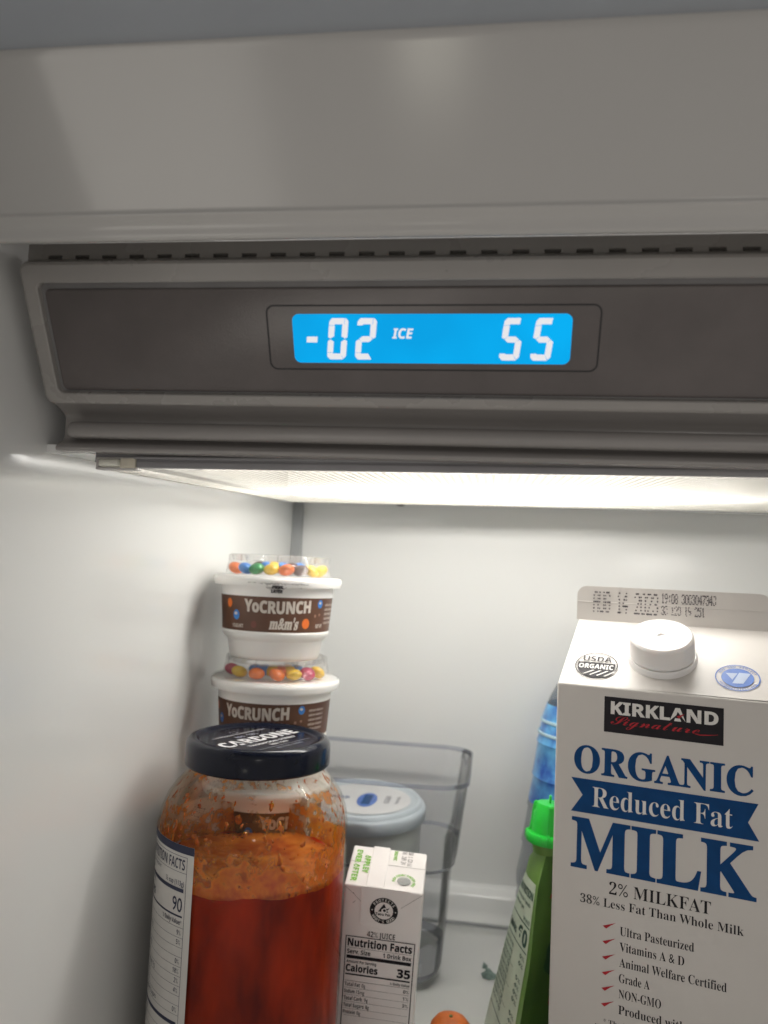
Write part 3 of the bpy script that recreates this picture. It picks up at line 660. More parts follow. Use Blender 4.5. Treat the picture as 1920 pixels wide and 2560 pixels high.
nt.links.new(sep.outputs[2], mr.inputs[0]); nt.links.new(mr.outputs[0], cur.inputs['Value'])
cv = cur.mapping.curves[0]; cv.points[0].location = (0, .56); cv.points[1].location = (1, .48)
for a_, b_ in ((.18, .52), (.34, .46), (.46, .44), (.62, .395), (.80, .39), (.9, .43)): cv.points.new(a_, b_)
cur.mapping.update()
n1 = noise(75, 4, dist=.4); n2 = noise(260, 5); n3 = noise(28, 2)
mixn = math_('ADD', math_('ADD', math_('MULTIPLY', n1, .44), math_('MULTIPLY', n2, .32)), math_('MULTIPLY', n3, .24))
fac = math_('MULTIPLY', math_('SUBTRACT', math_('ADD', mixn, cur.outputs[0]), .955), 14.0, True)
thick = math_('MULTIPLY', math_('SUBTRACT', math_('ADD', mixn, cur.outputs[0]), .95), 4.5, True)
fac = math_('ADD', math_('MULTIPLY', fac, .70), .07)
rp = nt.nodes.new('ShaderNodeValToRGB'); nt.links.new(thick, rp.inputs[0])
rp.color_ramp.elements[0].color = (.95, .52, .08, 1); rp.color_ramp.elements[1].color = (.55, .08, .008, 1)
e_ = rp.color_ramp.elements.new(.35); e_.color = (.88, .28, .015, 1)
df = nt.nodes.new('ShaderNodeBsdfDiffuse'); tl = nt.nodes.new('ShaderNodeBsdfTranslucent')
nt.links.new(rp.outputs[0], df.inputs[0]); nt.links.new(rp.outputs[0], tl.inputs[0])
gl = nt.nodes.new('ShaderNodeBsdfGlossy'); gl.inputs['Roughness'].default_value = .2
ma = nt.nodes.new('ShaderNodeMixShader'); ma.inputs[0].default_value = .72; nt.links.new(df.outputs[0], ma.inputs[1]); nt.links.new(tl.outputs[0], ma.inputs[2])
mg = nt.nodes.new('ShaderNodeMixShader'); mg.inputs[0].default_value = .06; nt.links.new(ma.outputs[0], mg.inputs[1]); nt.links.new(gl.outputs[0], mg.inputs[2])
tp = nt.nodes.new('ShaderNodeBsdfTransparent'); mx = nt.nodes.new('ShaderNodeMixShader')
nt.links.new(fac, mx.inputs[0]); nt.links.new(tp.outputs[0], mx.inputs[1]); nt.links.new(mg.outputs[0], mx.inputs[2]); nt.links.new(mx.outputs[0], out.inputs[0])
rprof = [(45.6, -147.6), (45.6, -134), (45.6, -128), (45.4, -124.5), (44.4, -118.9), (42.0, -113), (38.4, -108), (34.6, -103.6), (32.6, -100.2), (32.2, -97), (32.2, -93)]
rs_ = lathe('residue', [(r, Jz(z)) for r, z in rprof], RES, jar, seg=96, auto=80); rs_['kind'] = 'stuff'
# clinging drops with real thickness
def jar_r(z):
    for (ra, za), (rb_, zb_) in zip(rprof, rprof[1:]):
        if zb_ >= z >= za: return ra + (rb_ - ra) * (z - za) / (zb_ - za)
    return 45.6
DROP = mat('clinging sauce drop', (.50, .10, .008), .22, sss=.5, srad=(1, .3, .06), sscale=.003, var=.35, scale=300)
v = []; f = []
for k in range(300):
    z = random.triangular(-145, -98, -130); a = JPHI + random.uniform(-1.5, 1.5) if k % 3 else random.uniform(0, 6.28); r = jar_r(z) - .25
    sx = random.choice((.2, .25, .3, .4, .5, .6, .8, 1.3)); sz = sx * random.uniform(.7, 2.0); n0 = len(v); ph = random.uniform(0, 6)
    for i in range(10):
        b = 2 * pi * i / 10; k_ = 1 + .3 * sin(2 * b + ph) + .18 * sin(3 * b - ph)
        zz = z + sz * sin(b) * k_; v.append(((jar_r(zz) - .15) * cos(a + sx * cos(b) * k_ / r), (jar_r(zz) - .15) * sin(a + sx * cos(b) * k_ / r), Jz(zz)))
    v.append(((r - .3) * cos(a), (r - .3) * sin(a), Jz(z)))
    v.append(((r + .12) * cos(a), (r + .12) * sin(a), Jz(z)))
    for i in range(10): f += [(n0 + i, n0 + (i + 1) % 10, n0 + 10), (n0 + (i + 1) % 10, n0 + i, n0 + 11)]
dr = obj('drops', v, f, DROP, jar, smooth=True); dr['kind'] = 'stuff'
# lid
ldm = [(34.0, -97.6), (35.2, -98.0), (36.0, -97.4), (36.2, -96.4), (36.1, -88.6), (35.6, -86.6), (34.2, -85.2), (32.6, -84.7), (31.2, -84.9), (30.2, -85.9), (29.4, -86.3), (27.2, -86.4), (.2, -86.2)]
ld = lathe('lid', [(r, Jz(z)) for r, z in ldm], NAVYM, jar, seg=96, auto=60)
LA = radians(64)                                           # the lid print is turned
def LF(u, vv, h): return (u * cos(LA) - vv * sin(LA), u * sin(LA) + vv * cos(LA), Jz(-86.35) + h)
LW = mat('lid white print', (.66, .65, .66), .4, var=.04); LG = mat('lid grey print', (.22, .22, .25), .4, var=.1)
lq = lambda it, m, h=.14: printed('lettering', it, LF, m, ld, h)
lq(lettering('CARBONE', -26, 26, -4.6, 9.6, 'sans', .02), LW)
lq(lettering('No. 181', -7.5, 7.5, 7.2, 3.6, 'sans', .0), LG)
lq(lettering('THOMPSON STREET', -17, 17, -10.2, 2.4, 'sans', .01), LW); lq(lettering('NEW YORK', -6.5, 6.5, -14.6, 2.4, 'sans', .0), LW)
lq(rect2d(-19, 19, 13.6, 14.1), LW); lq(rect2d(-17.5, 17.5, 15.0, 15.3), LG); lq(ring2d(0, 18.0, 2.2, 2.2, .4), LG); lq(rect2d(-19, 19, -17.6, -17.1), LG)
lq(lettering('DELICIOUS TOMATO', -9, 9, -21.5, 2.0, 'sans', 0), LG)
# paper label wrapping the left side of the jar
LAB = mat('label paper', (.62, .60, .57), .5, bump=.05, bscale=800, var=.02, scale=60)
LNAVY = mat('label navy print', (.02, .025, .06), .5, var=.12, scale=200)
def JF(u, z, h):                                           # u = mm of arc to the right of the axis towards the viewer
    r = 46.75 - (z < -134) * (-134 - z) * .0042; a = JPHI + u / 46.7; return ((r + h) * cos(a), (r + h) * sin(a), Jz(z))
def jgrid(u0, u1, z0, z1, nu=24, nz=1):
    v = [(u0 + (u1 - u0) * i / nu, z0 + (z1 - z0) * j / nz) for j in range(nz + 1) for i in range(nu + 1)]
    return v, [(j * (nu + 1) + i, j * (nu + 1) + i + 1, (j + 1) * (nu + 1) + i + 1, (j + 1) * (nu + 1) + i) for j in range(nz) for i in range(nu)]
UR = radians(-33.2) * 46.7; UB = radians(-37.6) * 46.7     # right edge of the paper and of the printed box
lab = printed('paper_label', jgrid(UR - 150, UR, -246, -126.6, 90, 20), JF, LAB, jar, .12)
for p_ in lab.data.polygons: p_.use_smooth = True
jq = lambda it, nm='lettering', m=LNAVY: printed(nm, it, JF, m, lab, .22)
jq(jgrid(UR - 150, UR, -130.1, -126.6, 90), 'navy_band')
UL = UB - 46
for z in (-131.5, -138.3, -140.0 - 20.4): pass
def hline(z, t, u1=UB): jq(jgrid(UL, u1, z - t, z, 30), 'rule')
hline(-131.4, .22); jq(rect2d(UB - .22, UB, -246, -131.4), 'rule'); jq(rect2d(UL, UL + .22, -246, -131.4), 'rule')
U1 = UB - 1.3
def rtext(s, u1, z, cap, st='sans', off=0.0, cond=.72):
    it = lettering(s, 0, str(cond), z, cap, st, off); w_ = max(q[0] for q in it[0]); jq(([(q[0] + u1 - w_, q[1]) for q in it[0]], it[1]))
    return w_
def ltext(s, z, cap, st='sans', off=0.0, cond=.72): jq(lettering(s, UL + 1.2, str(cond), z, cap, st, off))
rtext('NUTRITION FACTS', U1, -137.2, 4.5, 'sans', .0, .62); hline(-138.4, .18)
ltext('about 6 servings per container', -140.9, 1.9, 'plain', 0); rtext('½ cup (113g)', U1, -144.3, 2.2, 'plain', .012, .8); ltext('Serving size', -144.3, 2.2)
hline(-145.3, 1.7, U1); ltext('Amount per serving', -149, 1.7); ltext('Calories', -155.3, 4.4, 'sans', 0, .75)
rtext('90', U1 - .4, -155.6, 6.1, 'plain', .01, .78); hline(-157.0, .8, U1); rtext('% Daily Value*', U1 - .2, -160.9, 2.0, 'sans', .0, .72); hline(-162, .15)
for i, (a_, b_) in enumerate((('Total Fat 7g', '9%'), ('Saturated Fat 1g', '5%'), ('Trans Fat 0g', ''), ('Cholesterol 0mg', '0%'), ('Sodium 420mg', '18%'), ('Total Carbohydrate 7g', '2%'), ('Dietary Fiber 1g', '4%'), ('Total Sugars 4g', ''), ('Includes 0g Added Sugars', '0%'))):
    z = -165.3 - 4.1 * i
    ltext(a_, z, 2.0, 'sans', -.01, .74)
    if b_: rtext(b_, U1 - .2, z, 2.1, 'sans', -.01, .74)
    hline(z - 1.0, .14)
hline(-202.2, 1.6, U1)
for i, s_ in enumerate(('Vitamin D 0mcg', 'Calcium 30mg', 'Iron 1mg')): ltext(s_, -206.5 - 4.1 * i, 2.0, 'sans', -.01, .74); rtext('0%', U1, -206.5 - 4.1 * i, 2.1, 'sans', -.01, .74); hline(-207.7 - 4.1 * i, .14)
# ink-jet date on the shoulder
def shoulder(u, vv, h):                                    # vv in mm measured down the profile from the neck
    d = vv; q = jp[5:12]
    for (ra, za), (rb_, zb_) in zip(q, q[1:]):
        L = sqrt((ra - rb_) ** 2 + (za - zb_) ** 2)
        if d <= L: r, z = ra + (rb_ - ra) * d / L, za + (zb_ - za) * d / L; break
        d -= L
    else: r, z = q[-1]
    a = JPHI + u / 42.0; return ((r + h) * cos(a), (r + h) * sin(a), Jz(z))
def flip(it, v0): return ([(x, v0 - y) for x, y in it[0]], it[1])
printed('date_print', join2d([flip(dots('BEST BY 03/14/2026', -30, 2.5, 0, 3.9, .36, .06, .16), 17.2), flip(dots('C1423 L 2 14:38', -31.5, -3.5, 0, 3.9, .36, .06, .16), 23.4)]), shoulder, INK, jar, .15)

# ================================================================== juice box
jb = thing('juice_box', 'small white drink box with a round black emblem and printed nutrition table', 'juice box', (-68.65, 403.7, -160.2))
jb.rotation_euler = (Matrix.Rotation(radians(1.87), 3, 'Z') @ Matrix.Rotation(radians(12.74), 3, 'X') @ Matrix.Rotation(radians(2.54), 3, 'Y')).to_euler()
JW, JD, JH = 40.9, 35.7, 105.0
JBW = mat('drink box board', (.84, .80, .78), .3, bump=.04, bscale=500, var=.02, scale=50)
GRN = mat('light green print', (.20, .45, .06), .5, var=.1, scale=200)
# body with a slightly pillowed front top and folded ears
v, f = [], []
nxs, nzs = 10, 14
def jbp(x, z):                                             # front face bulge
    return -.9 * sin(pi * x / JW) * sin(pi * min(1, -z / 60))
bod = obj('body', *box(0, JW, 0, JD, -JH, 0), JBW, jb, smooth=True, auto=50, bevel=1.1)
# front corner tips of the folded top, top seam strip running back to front and down the face
strip = loops('folded_seam', [[(x, y, .16 + (.35 if k else 0)) for x, y in ((11.2 + k * .25, -.15), (20.5 - k * .25, -.15), (20.5 - k * .25, JD), (11.2 + k * .25, JD))] for k in (0, 1)], JBW, jb, False, True)
fl_ = rnd([(8.9, .35), (JW - 6.5, .35), (JW - 13, -14), (22, -22.5), (9.6, -21.0)], [0, 0, 2, 3, 1])
loops('front_flap', [[(x, -.12, z) for x, z in fl_], [(x, -.5, z) for x, z in fl_]], JBW, jb, False, True)
def JT(u, vv, h): return (u, vv, .15 + h)                   # top face
def JQ(u, vv, h): return (u, -.12 - h, vv)                  # front face
tq = lambda it, m, h=.12: printed('lettering', it, JT, m, jb, h)
tq(rect2d(0, JW, 20.0, 20.35), mat('crease grey', (.34, .32, .31), .5, var=.1))
def rot90(it, x, y): return ([(x + q[1], y - q[0]) for q in it[0]], it[1])
tq(rot90(lettering('EVER AFTER', 0, 28, 0, 3.2, 'sans', .02), 2.6, 31), GRN, .14); tq(rot90(lettering('APPLEY', 0, 16, 0, 3.2, 'sans', .02), 7.6, 27), GRN, .14)
tq(rot90(lettering('ORGANIC', 0, 9, 0, 1.9, 'sans', .02), 23.0, 34), GRN, .14)
tq(rot90(dots('06 JUN 24', 0, 12, 0, 2.2, .35), 27.5, 34), DOTI); tq(rot90(dots('BB 1 C0:11', 0, 13, 0, 2.2, .35), 31.0, 34), DOTI)
foilc = printed('foil_seal', ell2d(30.2, 7.6, 3.6, 3.3, 24), JT, mat('bright foil', (.85, .84, .82), .12, metal=.9, bump=.6, bscale=180), jb, .3)
printed('lettering', arc_text('PUSH STRAW THROUGH HERE', 30.2, 7.6, 5.4, 190, -40, 1.5), JT, GRN, foilc, .14)
fq = lambda it, nm='lettering', m=INK, h=.12: printed(nm, it, JQ, m, jb, h)
EC = (21.4, -11.9)
em_ = fq(join2d([ring2d(EC[0], EC[1], 7.3, 7.3, 2.5)]), 'round_emblem', INK, .5)
printed('lettering', join2d([arc_text('PROTECTS', *EC, 6.05, 152, 28, 1.55), arc_text("WHAT'S GOOD", *EC, 6.05, 208, 332, 1.55, inside=True), ell2d(EC[0] - 6.05, EC[1], .35, .35, 10), ell2d(EC[0] + 6.05, EC[1], .35, .35, 10)]), JQ, WPR, em_, .62)
ex, ey = EC
printed('emblem_mark', join2d([poly2d([(ex - 2.9, ey - .6), (ex - .1, ey + 4.1), (ex + 1.1, ey + 1.7), (ex - .1, ey + 1.6), (ex - 1.2, ey + .6), (ex - 1.3, ey - .6)]), ell2d(ex + .3, ey + .3, .75, .75, 18),
        poly2d([(ex + 1.0, ey + 1.4), (ex + 1.9, ey + 1.4), (ex + 2.9, ey + 2.2), (ex + 2.4, ey + 1.2), (ex + 1.6, ey + .3)]), poly2d([(ex + 1.2, ey - .6), (ex + 2.5, ey - .6), (ex + 1.8, ey + .2)])]), JQ, INK, em_, .55)
printed('lettering', lettering('Tetra Pak', ex - 4.3, ex + 3.7, ey - 2.7, 1.5, 'plain', .03), JQ, INK, em_, .55)
fq(lettering('42% JUICE', 13.6, 28.2, -27.8, 3.1, 'sans', -.008))
bx0, bx1 = 2.6, 38.8
fq(join2d([rect2d(bx0, bx1, -28.9, -28.45), rect2d(bx0, bx0 + .45, -95, -28.45), rect2d(bx1 - .45, bx1, -95, -28.45)]), 'table_border')
L0, L1 = bx0 + 1.2, bx1 - 1.4
fq(lettering('Nutrition Facts', L0, L1, -34.3, 4.5, 'sans', .018)); fq(rect2d(L0 - .4, L1, -35.25, -35.1), 'rule')
fq(lettering('Serv. Size', L0, L0 + 12.2, -38.6, 2.5, 'sans', .005)); fq(lettering('1 Drink Box', L1 - 14.8, L1, -38.6, 2.5, 'sans', .005))
fq(rect2d(L0 - .2, L1, -41.4, -39.5), 'rule'); fq(lettering('Amount Per Serving', L0, L0 + 15.6, -43.9, 1.6, 'sans', .0))
fq(lettering('Calories', L0 - .2, L0 + 16.6, -48.9, 4.1, 'sans', .018)); fq(lettering('35', L1 - 7.0, L1, -48.9, 5.0, 'sans', .02)); fq(rect2d(L0 - .2, L1, -50.9, -50.1), 'rule')
fq(lettering('% Daily Value', L1 - 10.2, L1, -53.5, 1.4, 'sans', .0)); fq(rect2d(L0 - .2, L1, -54.4, -54.25), 'rule')
for i, (a_, b_, c_) in enumerate((('Total Fat', '0g', '0%'), ('Sodium', '15mg', '1%'), ('Total Carb.', '9g', '3%'), ('Total Sugars', '8g', ''), ('Protein', '0g', ''))):
    z = -57.4 - 4.05 * i; w1 = 1.02 * len(a_)
    fq(lettering(a_, L0 - .2, L0 + w1 * .86, z, 2.1, 'sans', -.005)); fq(lettering(b_, L0 + w1 * .86 + .9, '0.7', z, 2.1, 'plain', 0))
    if c_: fq(lettering(c_, L1 - 3.0, L1, z, 1.9, 'sans', -.005))
    fq(rect2d(L0 - .2, L1, z - 1.0, z - .88), 'rule')
fq(poly2d([(6.2, -8.6), (6.7, -8.3), (5.3, -9.8), (5.0, -9.9)]), 'scuff'); fq(poly2d([(4.8, -4.2), (5.6, -4.6), (5.5, -4.3), (4.9, -4.0)]), 'scuff')
# folded creases that run down from the top corners
fq(join2d([brush([(.6, -1.0), (5, -4.4), (9.2, -8.4)], .22, False), brush([(JW - .6, -1.0), (36, -4.6), (30, -9.6)], .22, False)]), 'crease', MATS['crease grey'], .1)

# ================================================================== clear bin with a margarine tub in it
BINM = glassy('clear bin plastic', (.965, .967, .978), .9, .05, haze=.08, hazecol=(.70, .71, .76))
BINE = glassy('clear bin edge', (.86, .87, .91), .8, .06, haze=.12, hazecol=(.55, .57, .63))
bn_ = thing('clear_bin', 'clear plastic storage bin with rounded corners standing behind the drink box', 'storage bin', (0, 0, SH))
def bl(x0, x1, y0, y1, r, z): return [(x, y, z - SH) for x, y in rrect(x0, x1, y0, y1, r, 8)]
def shell(o, z): return bl(-152 + o[0], -9 - o[0], 495 + o[1], 612 - o[1], 22 - o[2], z)
secs = [shell((0, 0, 0), -133), shell((6, 5.6, 0), -182), shell((7.5, 7.2, 0), -187), shell((9.5, 9, 2), -190), shell((10.5, 10, 2), -195), shell((13.5, 13, 3), -252), shell((16, 16, 4), -260), shell((22, 22, 4), -263.6)]
loops('bin_wall', secs, BINM, bn_, False, True, auto=60)
def band(o1, z1_, o2, z2_, t, nm):
    a = shell((o1, o1, 0), z1_); b = shell((o1 - t, o1 - t, 0), z1_); c = shell((o2 - t, o2 - t, 0), z2_); d = shell((o2, o2, 0), z2_)
    loops(nm, [a, b, c, d, a], BINE, bn_, auto=40)
band(.1, -131.6, .4, -134.4, 1.4, 'rim'); band(7.6, -187, 9.0, -189.5, .5, 'waist_step'); band(16, -257, 18, -261, .8, 'foot_edge')
TUBL = mat('tub lid plastic', (.50, .56, .60), .32, var=.03, scale=30); TUBB = mat('tub body plastic', (.50, .52, .50), .4, var=.05, scale=30); TUBW = mat('tub lid print', (.66, .66, .66), .35, var=.03)
tb = thing('spread_tub', 'round tub with a pale blue grey lid inside the clear bin', 'tub', (-46, 553, SH))
zt_ = -160 - SH; R_ = 46.0
tb.location = (-85 * S, 553 * S, (SH + 1.6) * S)
lathe('tub_body', [(38, 1), (40, 2), (43.5, zt_ - 13), (43.5, zt_ - 9)], TUBB, tb, seg=72, caps=(True, False), ex=1.08)
tl_ = lathe('tub_lid', [(45.2, zt_ - 12.5), (46.0, zt_ - 11.5), (46.2, zt_ - 5.5), (45.6, zt_ - 3.8), (43.6, zt_ - 3), (43.0, zt_ - 1.0), (41.8, zt_), (40.0, zt_ - .2), (39.0, zt_ - 1.4), (38.0, zt_ - 1.7), (.2, zt_ - 1.5)], TUBL, tb, seg=72, ex=1.08, auto=50)
def TF(u, vv, h): return (u, vv, zt_ - 1.5 + h)
pn_ = printed('printed_field', ell2d(2, 0, 33.5, 36.5, 48), TF, TUBW, tl_, .1)
printed('printed_field', ell2d(5, -3, 7, 17, 24), TF, BLUEP, tl_, .2); printed('printed_field', rect2d(2, 8, -14, 9), TF, NAVY, tl_, .3)
printed('lettering', join2d([rot90(lettering('SPREAD', 0, 18, 0, 4, 'sans', .02), 17, 10), rot90(lettering('ORIGINAL', 0, 18, 0, 2.4, 'sans', 0), 25, 10)]), TF, MATS['lid grey print'], tl_, .2)
printed('lettering', lettering('SPREAD', -26, -8, -4, 6, 'sans', .02), TF, NAVY, tl_, .2)

# ================================================================== water bottle
PET = glassy('clear bottle plastic', (.95, .965, .98), .7, .06, haze=.12, hazecol=(.66, .74, .82))
LBL = mat('blue bottle label', (.015, .07, .36), .28, bump=.7, bscale=60, scale=85, col2=(.14, .46, .78))
wb = thing('water_bottle', 'clear ribbed water bottle with a blue label behind the milk carton', 'bottle', (74, 575, SH))
bp = [(12.5, -40), (12.5, -62), (17, -68), (23, -74), (28, -84), (32.5, -97), (35.5, -113), (36.2, -114.6), (35.4, -116.2), (38.2, -136), (38.9, -138), (38.0, -140), (41, -157), (42, -159.5), (41.2, -162), (44.5, -182), (45.4, -184.5), (44.4, -187), (48, -208), (48, -214), (47, -218), (48, -224), (47, -228), (48, -236), (48, -255), (45, -263), (30, -264.5)]
lathe('bottle_wall', [(r, z - SH) for r, z in bp], PET, wb, seg=72, caps=(True, True), auto=45)
lathe('bottle_label', [(r + .25, z - SH) for r, z in [(29.5, -88), (32.5, -97), (35.5, -113), (36.2, -114.6), (35.4, -116.2), (38.2, -136), (38.9, -138), (38.0, -140), (40.9, -156)]], LBL, wb, seg=72)
BRING = mat('pale label ring', (.36, .52, .60), .35, var=.1)
for r, z in ((33.2, -99.5), (35.0, -108)): lathe('label_ring', [(r + .1, z - SH + 1.1), (r + .75, z - SH + .7), (r + .95, z - SH - .7), (r + .6, z - SH - 1.1)], BRING, wb, seg=72)
lathe('bottle_cap', [(14, -61 - SH), (14, -46 - SH), (13, -45 - SH), (.2, -45 - SH)], mat('white bottle cap', (.75, .77, .8), .4, var=.02), wb, seg=40)

# ================================================================== squeeze pouch
pc = thing('squeeze_pouch', 'green squeeze pouch with bright green spout cap beside the milk carton', 'pouch', (37, 455, SH))
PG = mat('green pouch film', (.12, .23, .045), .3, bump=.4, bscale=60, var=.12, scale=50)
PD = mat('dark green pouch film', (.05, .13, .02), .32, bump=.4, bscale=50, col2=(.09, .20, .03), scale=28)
PLB = mat('pale label film', (.50, .57, .45), .35, bump=.35, bscale=70, var=.10, scale=60)
CAPG = mat('bright green cap', (.015, .50, .045), .3, sss=.3, sscale=.004, srad=(.3, 1, .3), var=.05)
def q_(p, z): return (p[0] - 37, p[1] - 455, z - SH)
# sections: seam towards the viewer, left flank, rear seam, right flank
psec = [(-150, (36.6, 449), (31.5, 455), (37, 461), (42.6, 455)), (-157, (34.2, 443.2), (27.8, 460), (37, 474), (44.2, 453)), (-166, (31.9, 440.5), (26.2, 462), (36, 482), (44.5, 452)),
        (-178, (30.6, 438), (23.0, 467), (36, 500), (46, 455)), (-190, (29.4, 436), (20.6, 471), (35, 508), (47.2, 458)), (-205, (27.9, 433.4), (17.6, 474), (34, 513), (48, 460)),
        (-220, (25.3, 430.2), (14.6, 477), (33, 514), (48.5, 461)), (-235, (23.0, 427.5), (11.6, 480), (32, 514), (48.5, 461)), (-250, (21.4, 426), (8.6, 483), (31, 514), (48, 461)), (-264.5, (20.6, 426), (6, 485), (30, 512), (47, 460))]
def strip_(name, ia, ib, m, bulge, nseg=8, par=pc, off=0.0, t0=0.0, t1=1.0, k0=0, k1=None):
    v = []; f = []
    ks = psec[k0:k1]
    for z, *c in ks:
        a = Vector(c[ia]); b = Vector(c[ib]); d = (b - a); nrm = Vector((d.y, -d.x)).normalized()
        for i in range(nseg + 1):
            t = t0 + (t1 - t0) * i / nseg; q = a + d * t + nrm * (bulge * 4 * t * (1 - t) + off); v.append(q_((q.x, q.y), z))
    for j in range(len(ks) - 1):
        for i in range(nseg): f.append((j * (nseg + 1) + i, j * (nseg + 1) + i + 1, (j + 1) * (nseg + 1) + i + 1, (j + 1) * (nseg + 1) + i))
    return obj(name, v, f, m, par, smooth=True, auto=60)
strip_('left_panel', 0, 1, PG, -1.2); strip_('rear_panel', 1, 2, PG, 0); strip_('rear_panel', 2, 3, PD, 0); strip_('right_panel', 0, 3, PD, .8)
lbp = strip_('label_panel', 0, 1, PLB, -1.2, 8, pc, -.12, .10, 1.0, 2)
seam = strip_('side_seam', 0, 1, PG, 0, 2, pc, -.35, -.03, .07, 1)
# printing on the label panel: rows of dark text that follow the panel
PTX = mat('pouch dark green print', (.02, .07, .05), .5, var=.2, scale=200)
def PF(u, vv, h):
    z = vv
    for (za, *ca), (zb_, *cb) in zip(psec, psec[1:]):
        if zb_ <= z <= za:
            k = (za - z) / (za - zb_); a = Vector(ca[0]).lerp(Vector(cb[0]), k); b = Vector(ca[1]).lerp(Vector(cb[1]), k)
            d = b - a; nrm = Vector((d.y, -d.x)).normalized(); t = u; q = a + d * t + nrm * (-1.2 * 4 * t * (1 - t) - .12 - h); return q_((q.x, q.y), z)
    return q_(psec[-1][1], z)
def ptext(s, t0, t1, z, cap, st='sans', off=0.0):          # reads from the far edge (t=1) to the seam (t=0)
    it = lettering(s, 0, 1, z, cap, st, off); printed('lettering', ([(t0 + (t1 - t0) * x, y) for x, y in it[0]], it[1]), PF, PTX, lbp, .15)
ptext('NUTRITION', .95, .14, -175, 4.2, 'sans', .02); ptext('serving size 1 pouch', .95, .2, -179, 2.0); ptext('amount per', .95, .45, -183, 2.2); ptext('per pouch', .4, .14, -187.5, 2.6)
printed('rule', rect2d(.12, .95, -189.2, -188.5, 8), PF, PTX, lbp, .15); ptext('60', .52, .15, -199.5, 8.4, 'sans', .02); ptext('Calories', .98, .6, -198.5, 4.5)
printed('rule', rect2d(.12, .95, -201.6, -201.0, 8), PF, PTX, lbp, .15)
for i in range(11):
    z = -206 - 3.6 * i
    ptext(('total fat 0g', 'sodium 5mg', 'total carb 15g', 'fiber 1g', 'sugars 12g')[i % 5], .97, .6, z, 1.9)
    if i not in (2, 7): ptext(('0%', '0%', '', '5%', '4%')[i % 5] or '0', .32, .16, z, 2.0)
    if i % 3 == 2: printed('rule', rect2d(.45, .95, z - 1.2, z - .95, 6), PF, PTX, lbp, .15)
printed('rule', rect2d(.10, .96, -247.0, -246.3, 8), PF, PTX, lbp, .15)
# fruit print on the right panel
def PRF(u, vv, h):
    for (za, *ca), (zb_, *cb) in zip(psec, psec[1:]):
        if zb_ <= vv <= za:
            k = (za - vv) / (za - zb_); a = Vector(ca[0]).lerp(Vector(cb[0]), k); b = Vector(ca[3]).lerp(Vector(cb[3]), k)
            d = b - a; nrm = Vector((d.y, -d.x)).normalized(); q = a + d * u + nrm * (.8 * 4 * u * (1 - u) + h); return q_((q.x, q.y), vv)
    return q_(psec[-1][3], vv)
def blob(cx_, cz, rx, rz, m, h):
    rows_ = []
    items = [(cx_ + rx * cos(2 * pi * i / 24) * (1 + .12 * sin(6 * pi * i / 12)), cz + rz * sin(2 * pi * i / 24) * (1 + .1 * sin(4 * pi * i / 12))) for i in range(24)]
    printed('fruit_print', (items + [(cx_, cz)], [(i, (i + 1) % 24, 24) for i in range(24)]), PRF, m, pc, h)
blob(.62, -206, .22, 9, mat('leaf print', (.01, .07, .02), .4, var=.2), .25); blob(.86, -212, .16, 7, mat('berry print', (.16, .01, .03), .4, var=.2), .35); blob(.8, -226, .2, 10, mat('orange fruit print', (.32, .06, .01), .4, var=.3), .3)
blob(.6, -172.5, .12, 1.6, MATS['orange fruit print'], .3); blob(.75, -178, .16, 3.0, MATS['leaf print'], .3)
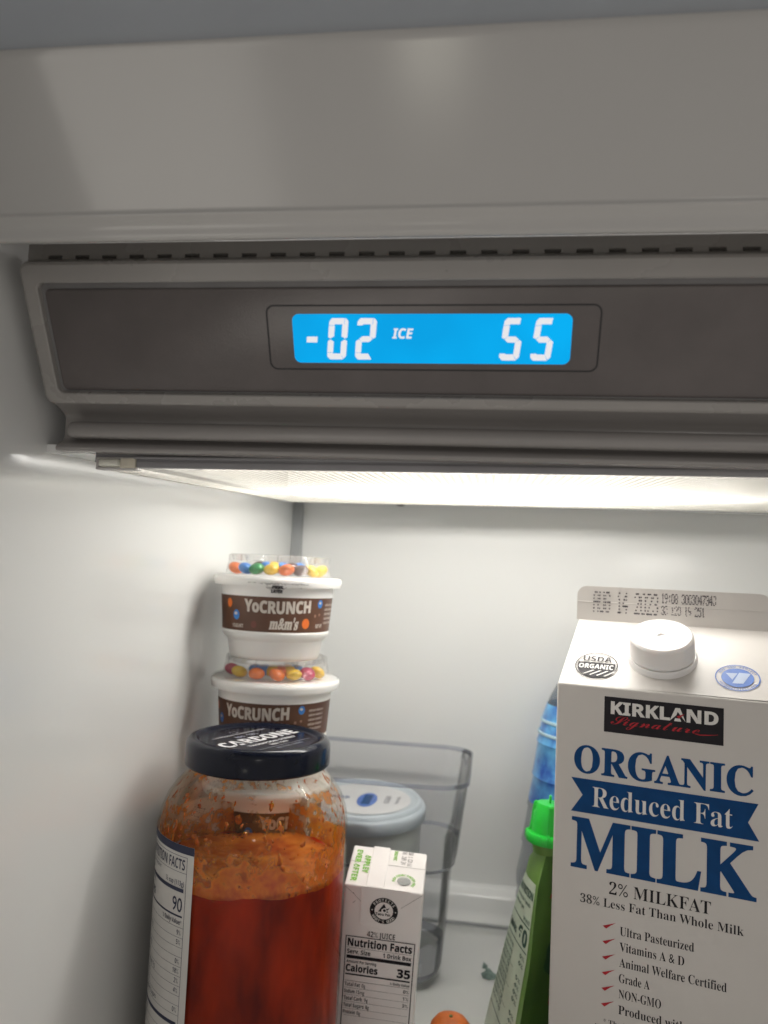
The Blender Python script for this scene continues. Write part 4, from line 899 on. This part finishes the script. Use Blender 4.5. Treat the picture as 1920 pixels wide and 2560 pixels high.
# spout and cap
lathe('spout', [(7.6, -152 - SH), (8.4, -148 - SH), (8.4, -143 - SH)], PG, pc, seg=40)
cg = bpy.data.objects.new('spout_cap', None); link(cg, pc); cg.location = (0, 0, (-146.4 - SH) * S); cg.rotation_euler = (0, radians(3), 0); cg.empty_display_size = .01; cg.scale = (.92, .92, 1.0)
lathe('cap_flange', [(8.6, .4), (12.6, 0), (13.1, .6), (13.1, 4.2), (12.4, 5.2), (9.8, 5.6)], CAPG, cg, seg=48)
lathe('cap_barrel', [(9.9, 5.4), (9.3, 16), (8.3, 17.2), (8.1, 20.4), (7.4, 21.2), (.2, 21.3)], CAPG, cg, seg=48, auto=40)
for k in range(4):
    a = radians(-93 + 90 * k); tx, ty = -sin(a), cos(a)
    q = [(r * cos(a) + d * tx, r * sin(a) + d * ty, z) for r, z in ((9.0, 1), (13.4, 1), (13.4, 4.6), (10.9, 6.5), (9.6, 20.5), (8.6, 21.4), (7.0, 21.2)) for d in (-.75, .75)]
    ff = [(2 * i, 2 * i + 2, 2 * i + 3, 2 * i + 1) for i in range(6)] + [(12, 0, 1, 13), tuple(range(0, 14, 2)), tuple(range(1, 14, 2))]
    obj('cap_rib', q, ff, CAPG, cg, bevel=.2, smooth=True, auto=40)
obj('cap_fin', *box(-.7, .7, -1.6, 1.6, 21.2, 25.4), CAPG, cg, bevel=.4, smooth=True)

# ================================================================== clementine and a leaf scrap on the shelf
cl = thing('clementine', 'tiny orange fruit lying on the shelf between drink box and pouch', 'fruit', (-13, 452, SH))
ORG = mat('orange peel', (.55, .13, .02), .4, bump=.35, bscale=900, var=.12, scale=60)
prof = [(.1, 0), (9, .7), (16, 5), (20.4, 13), (21, 19), (19, 27), (14.5, 32.6), (8, 35.4), (2.5, 35.2), (.1, 34.6)]
lathe('peel', [(r * .58, z * .58) for r, z in prof], ORG, cl, seg=48, auto=80)
lathe('stem_button', [(1.2, 20.2), (1.0, 20.8), (.1, 21.0)], mat('stem green', (.10, .14, .04), .6, var=.2), cl, seg=12)
LEAF = mat('dark leaf scrap', (.09, .13, .115), .6, var=.4, scale=300)
lf = thing('leaf_scrap', 'small dark shrivelled leaf scrap lying on the bare shelf', 'leaf', (7.5, 546, SH))
def leaf(nm, pts, lift):
    n = len(pts); v = [(x, y, .25 + lift * sin(3.1 * i / n)) for i, (x, y) in enumerate(pts)] + [(sum(p[0] for p in pts) / n, sum(p[1] for p in pts) / n, lift + .6)]
    obj(nm, v, [(i, (i + 1) % n, n) for i in range(n)], LEAF, lf)
leaf('leaf_blade', [(-3, -8), (1, -10), (5, -8), (6.4, -3), (3.6, 0), (2, 4), (-1, 6), (-1.5, 1), (-4.2, -2)], .8)
leaf('leaf_tip', [(-3.5, 5), (-1, 4), (0.5, 8), (-2.4, 13.5), (-3.2, 9)], .5)
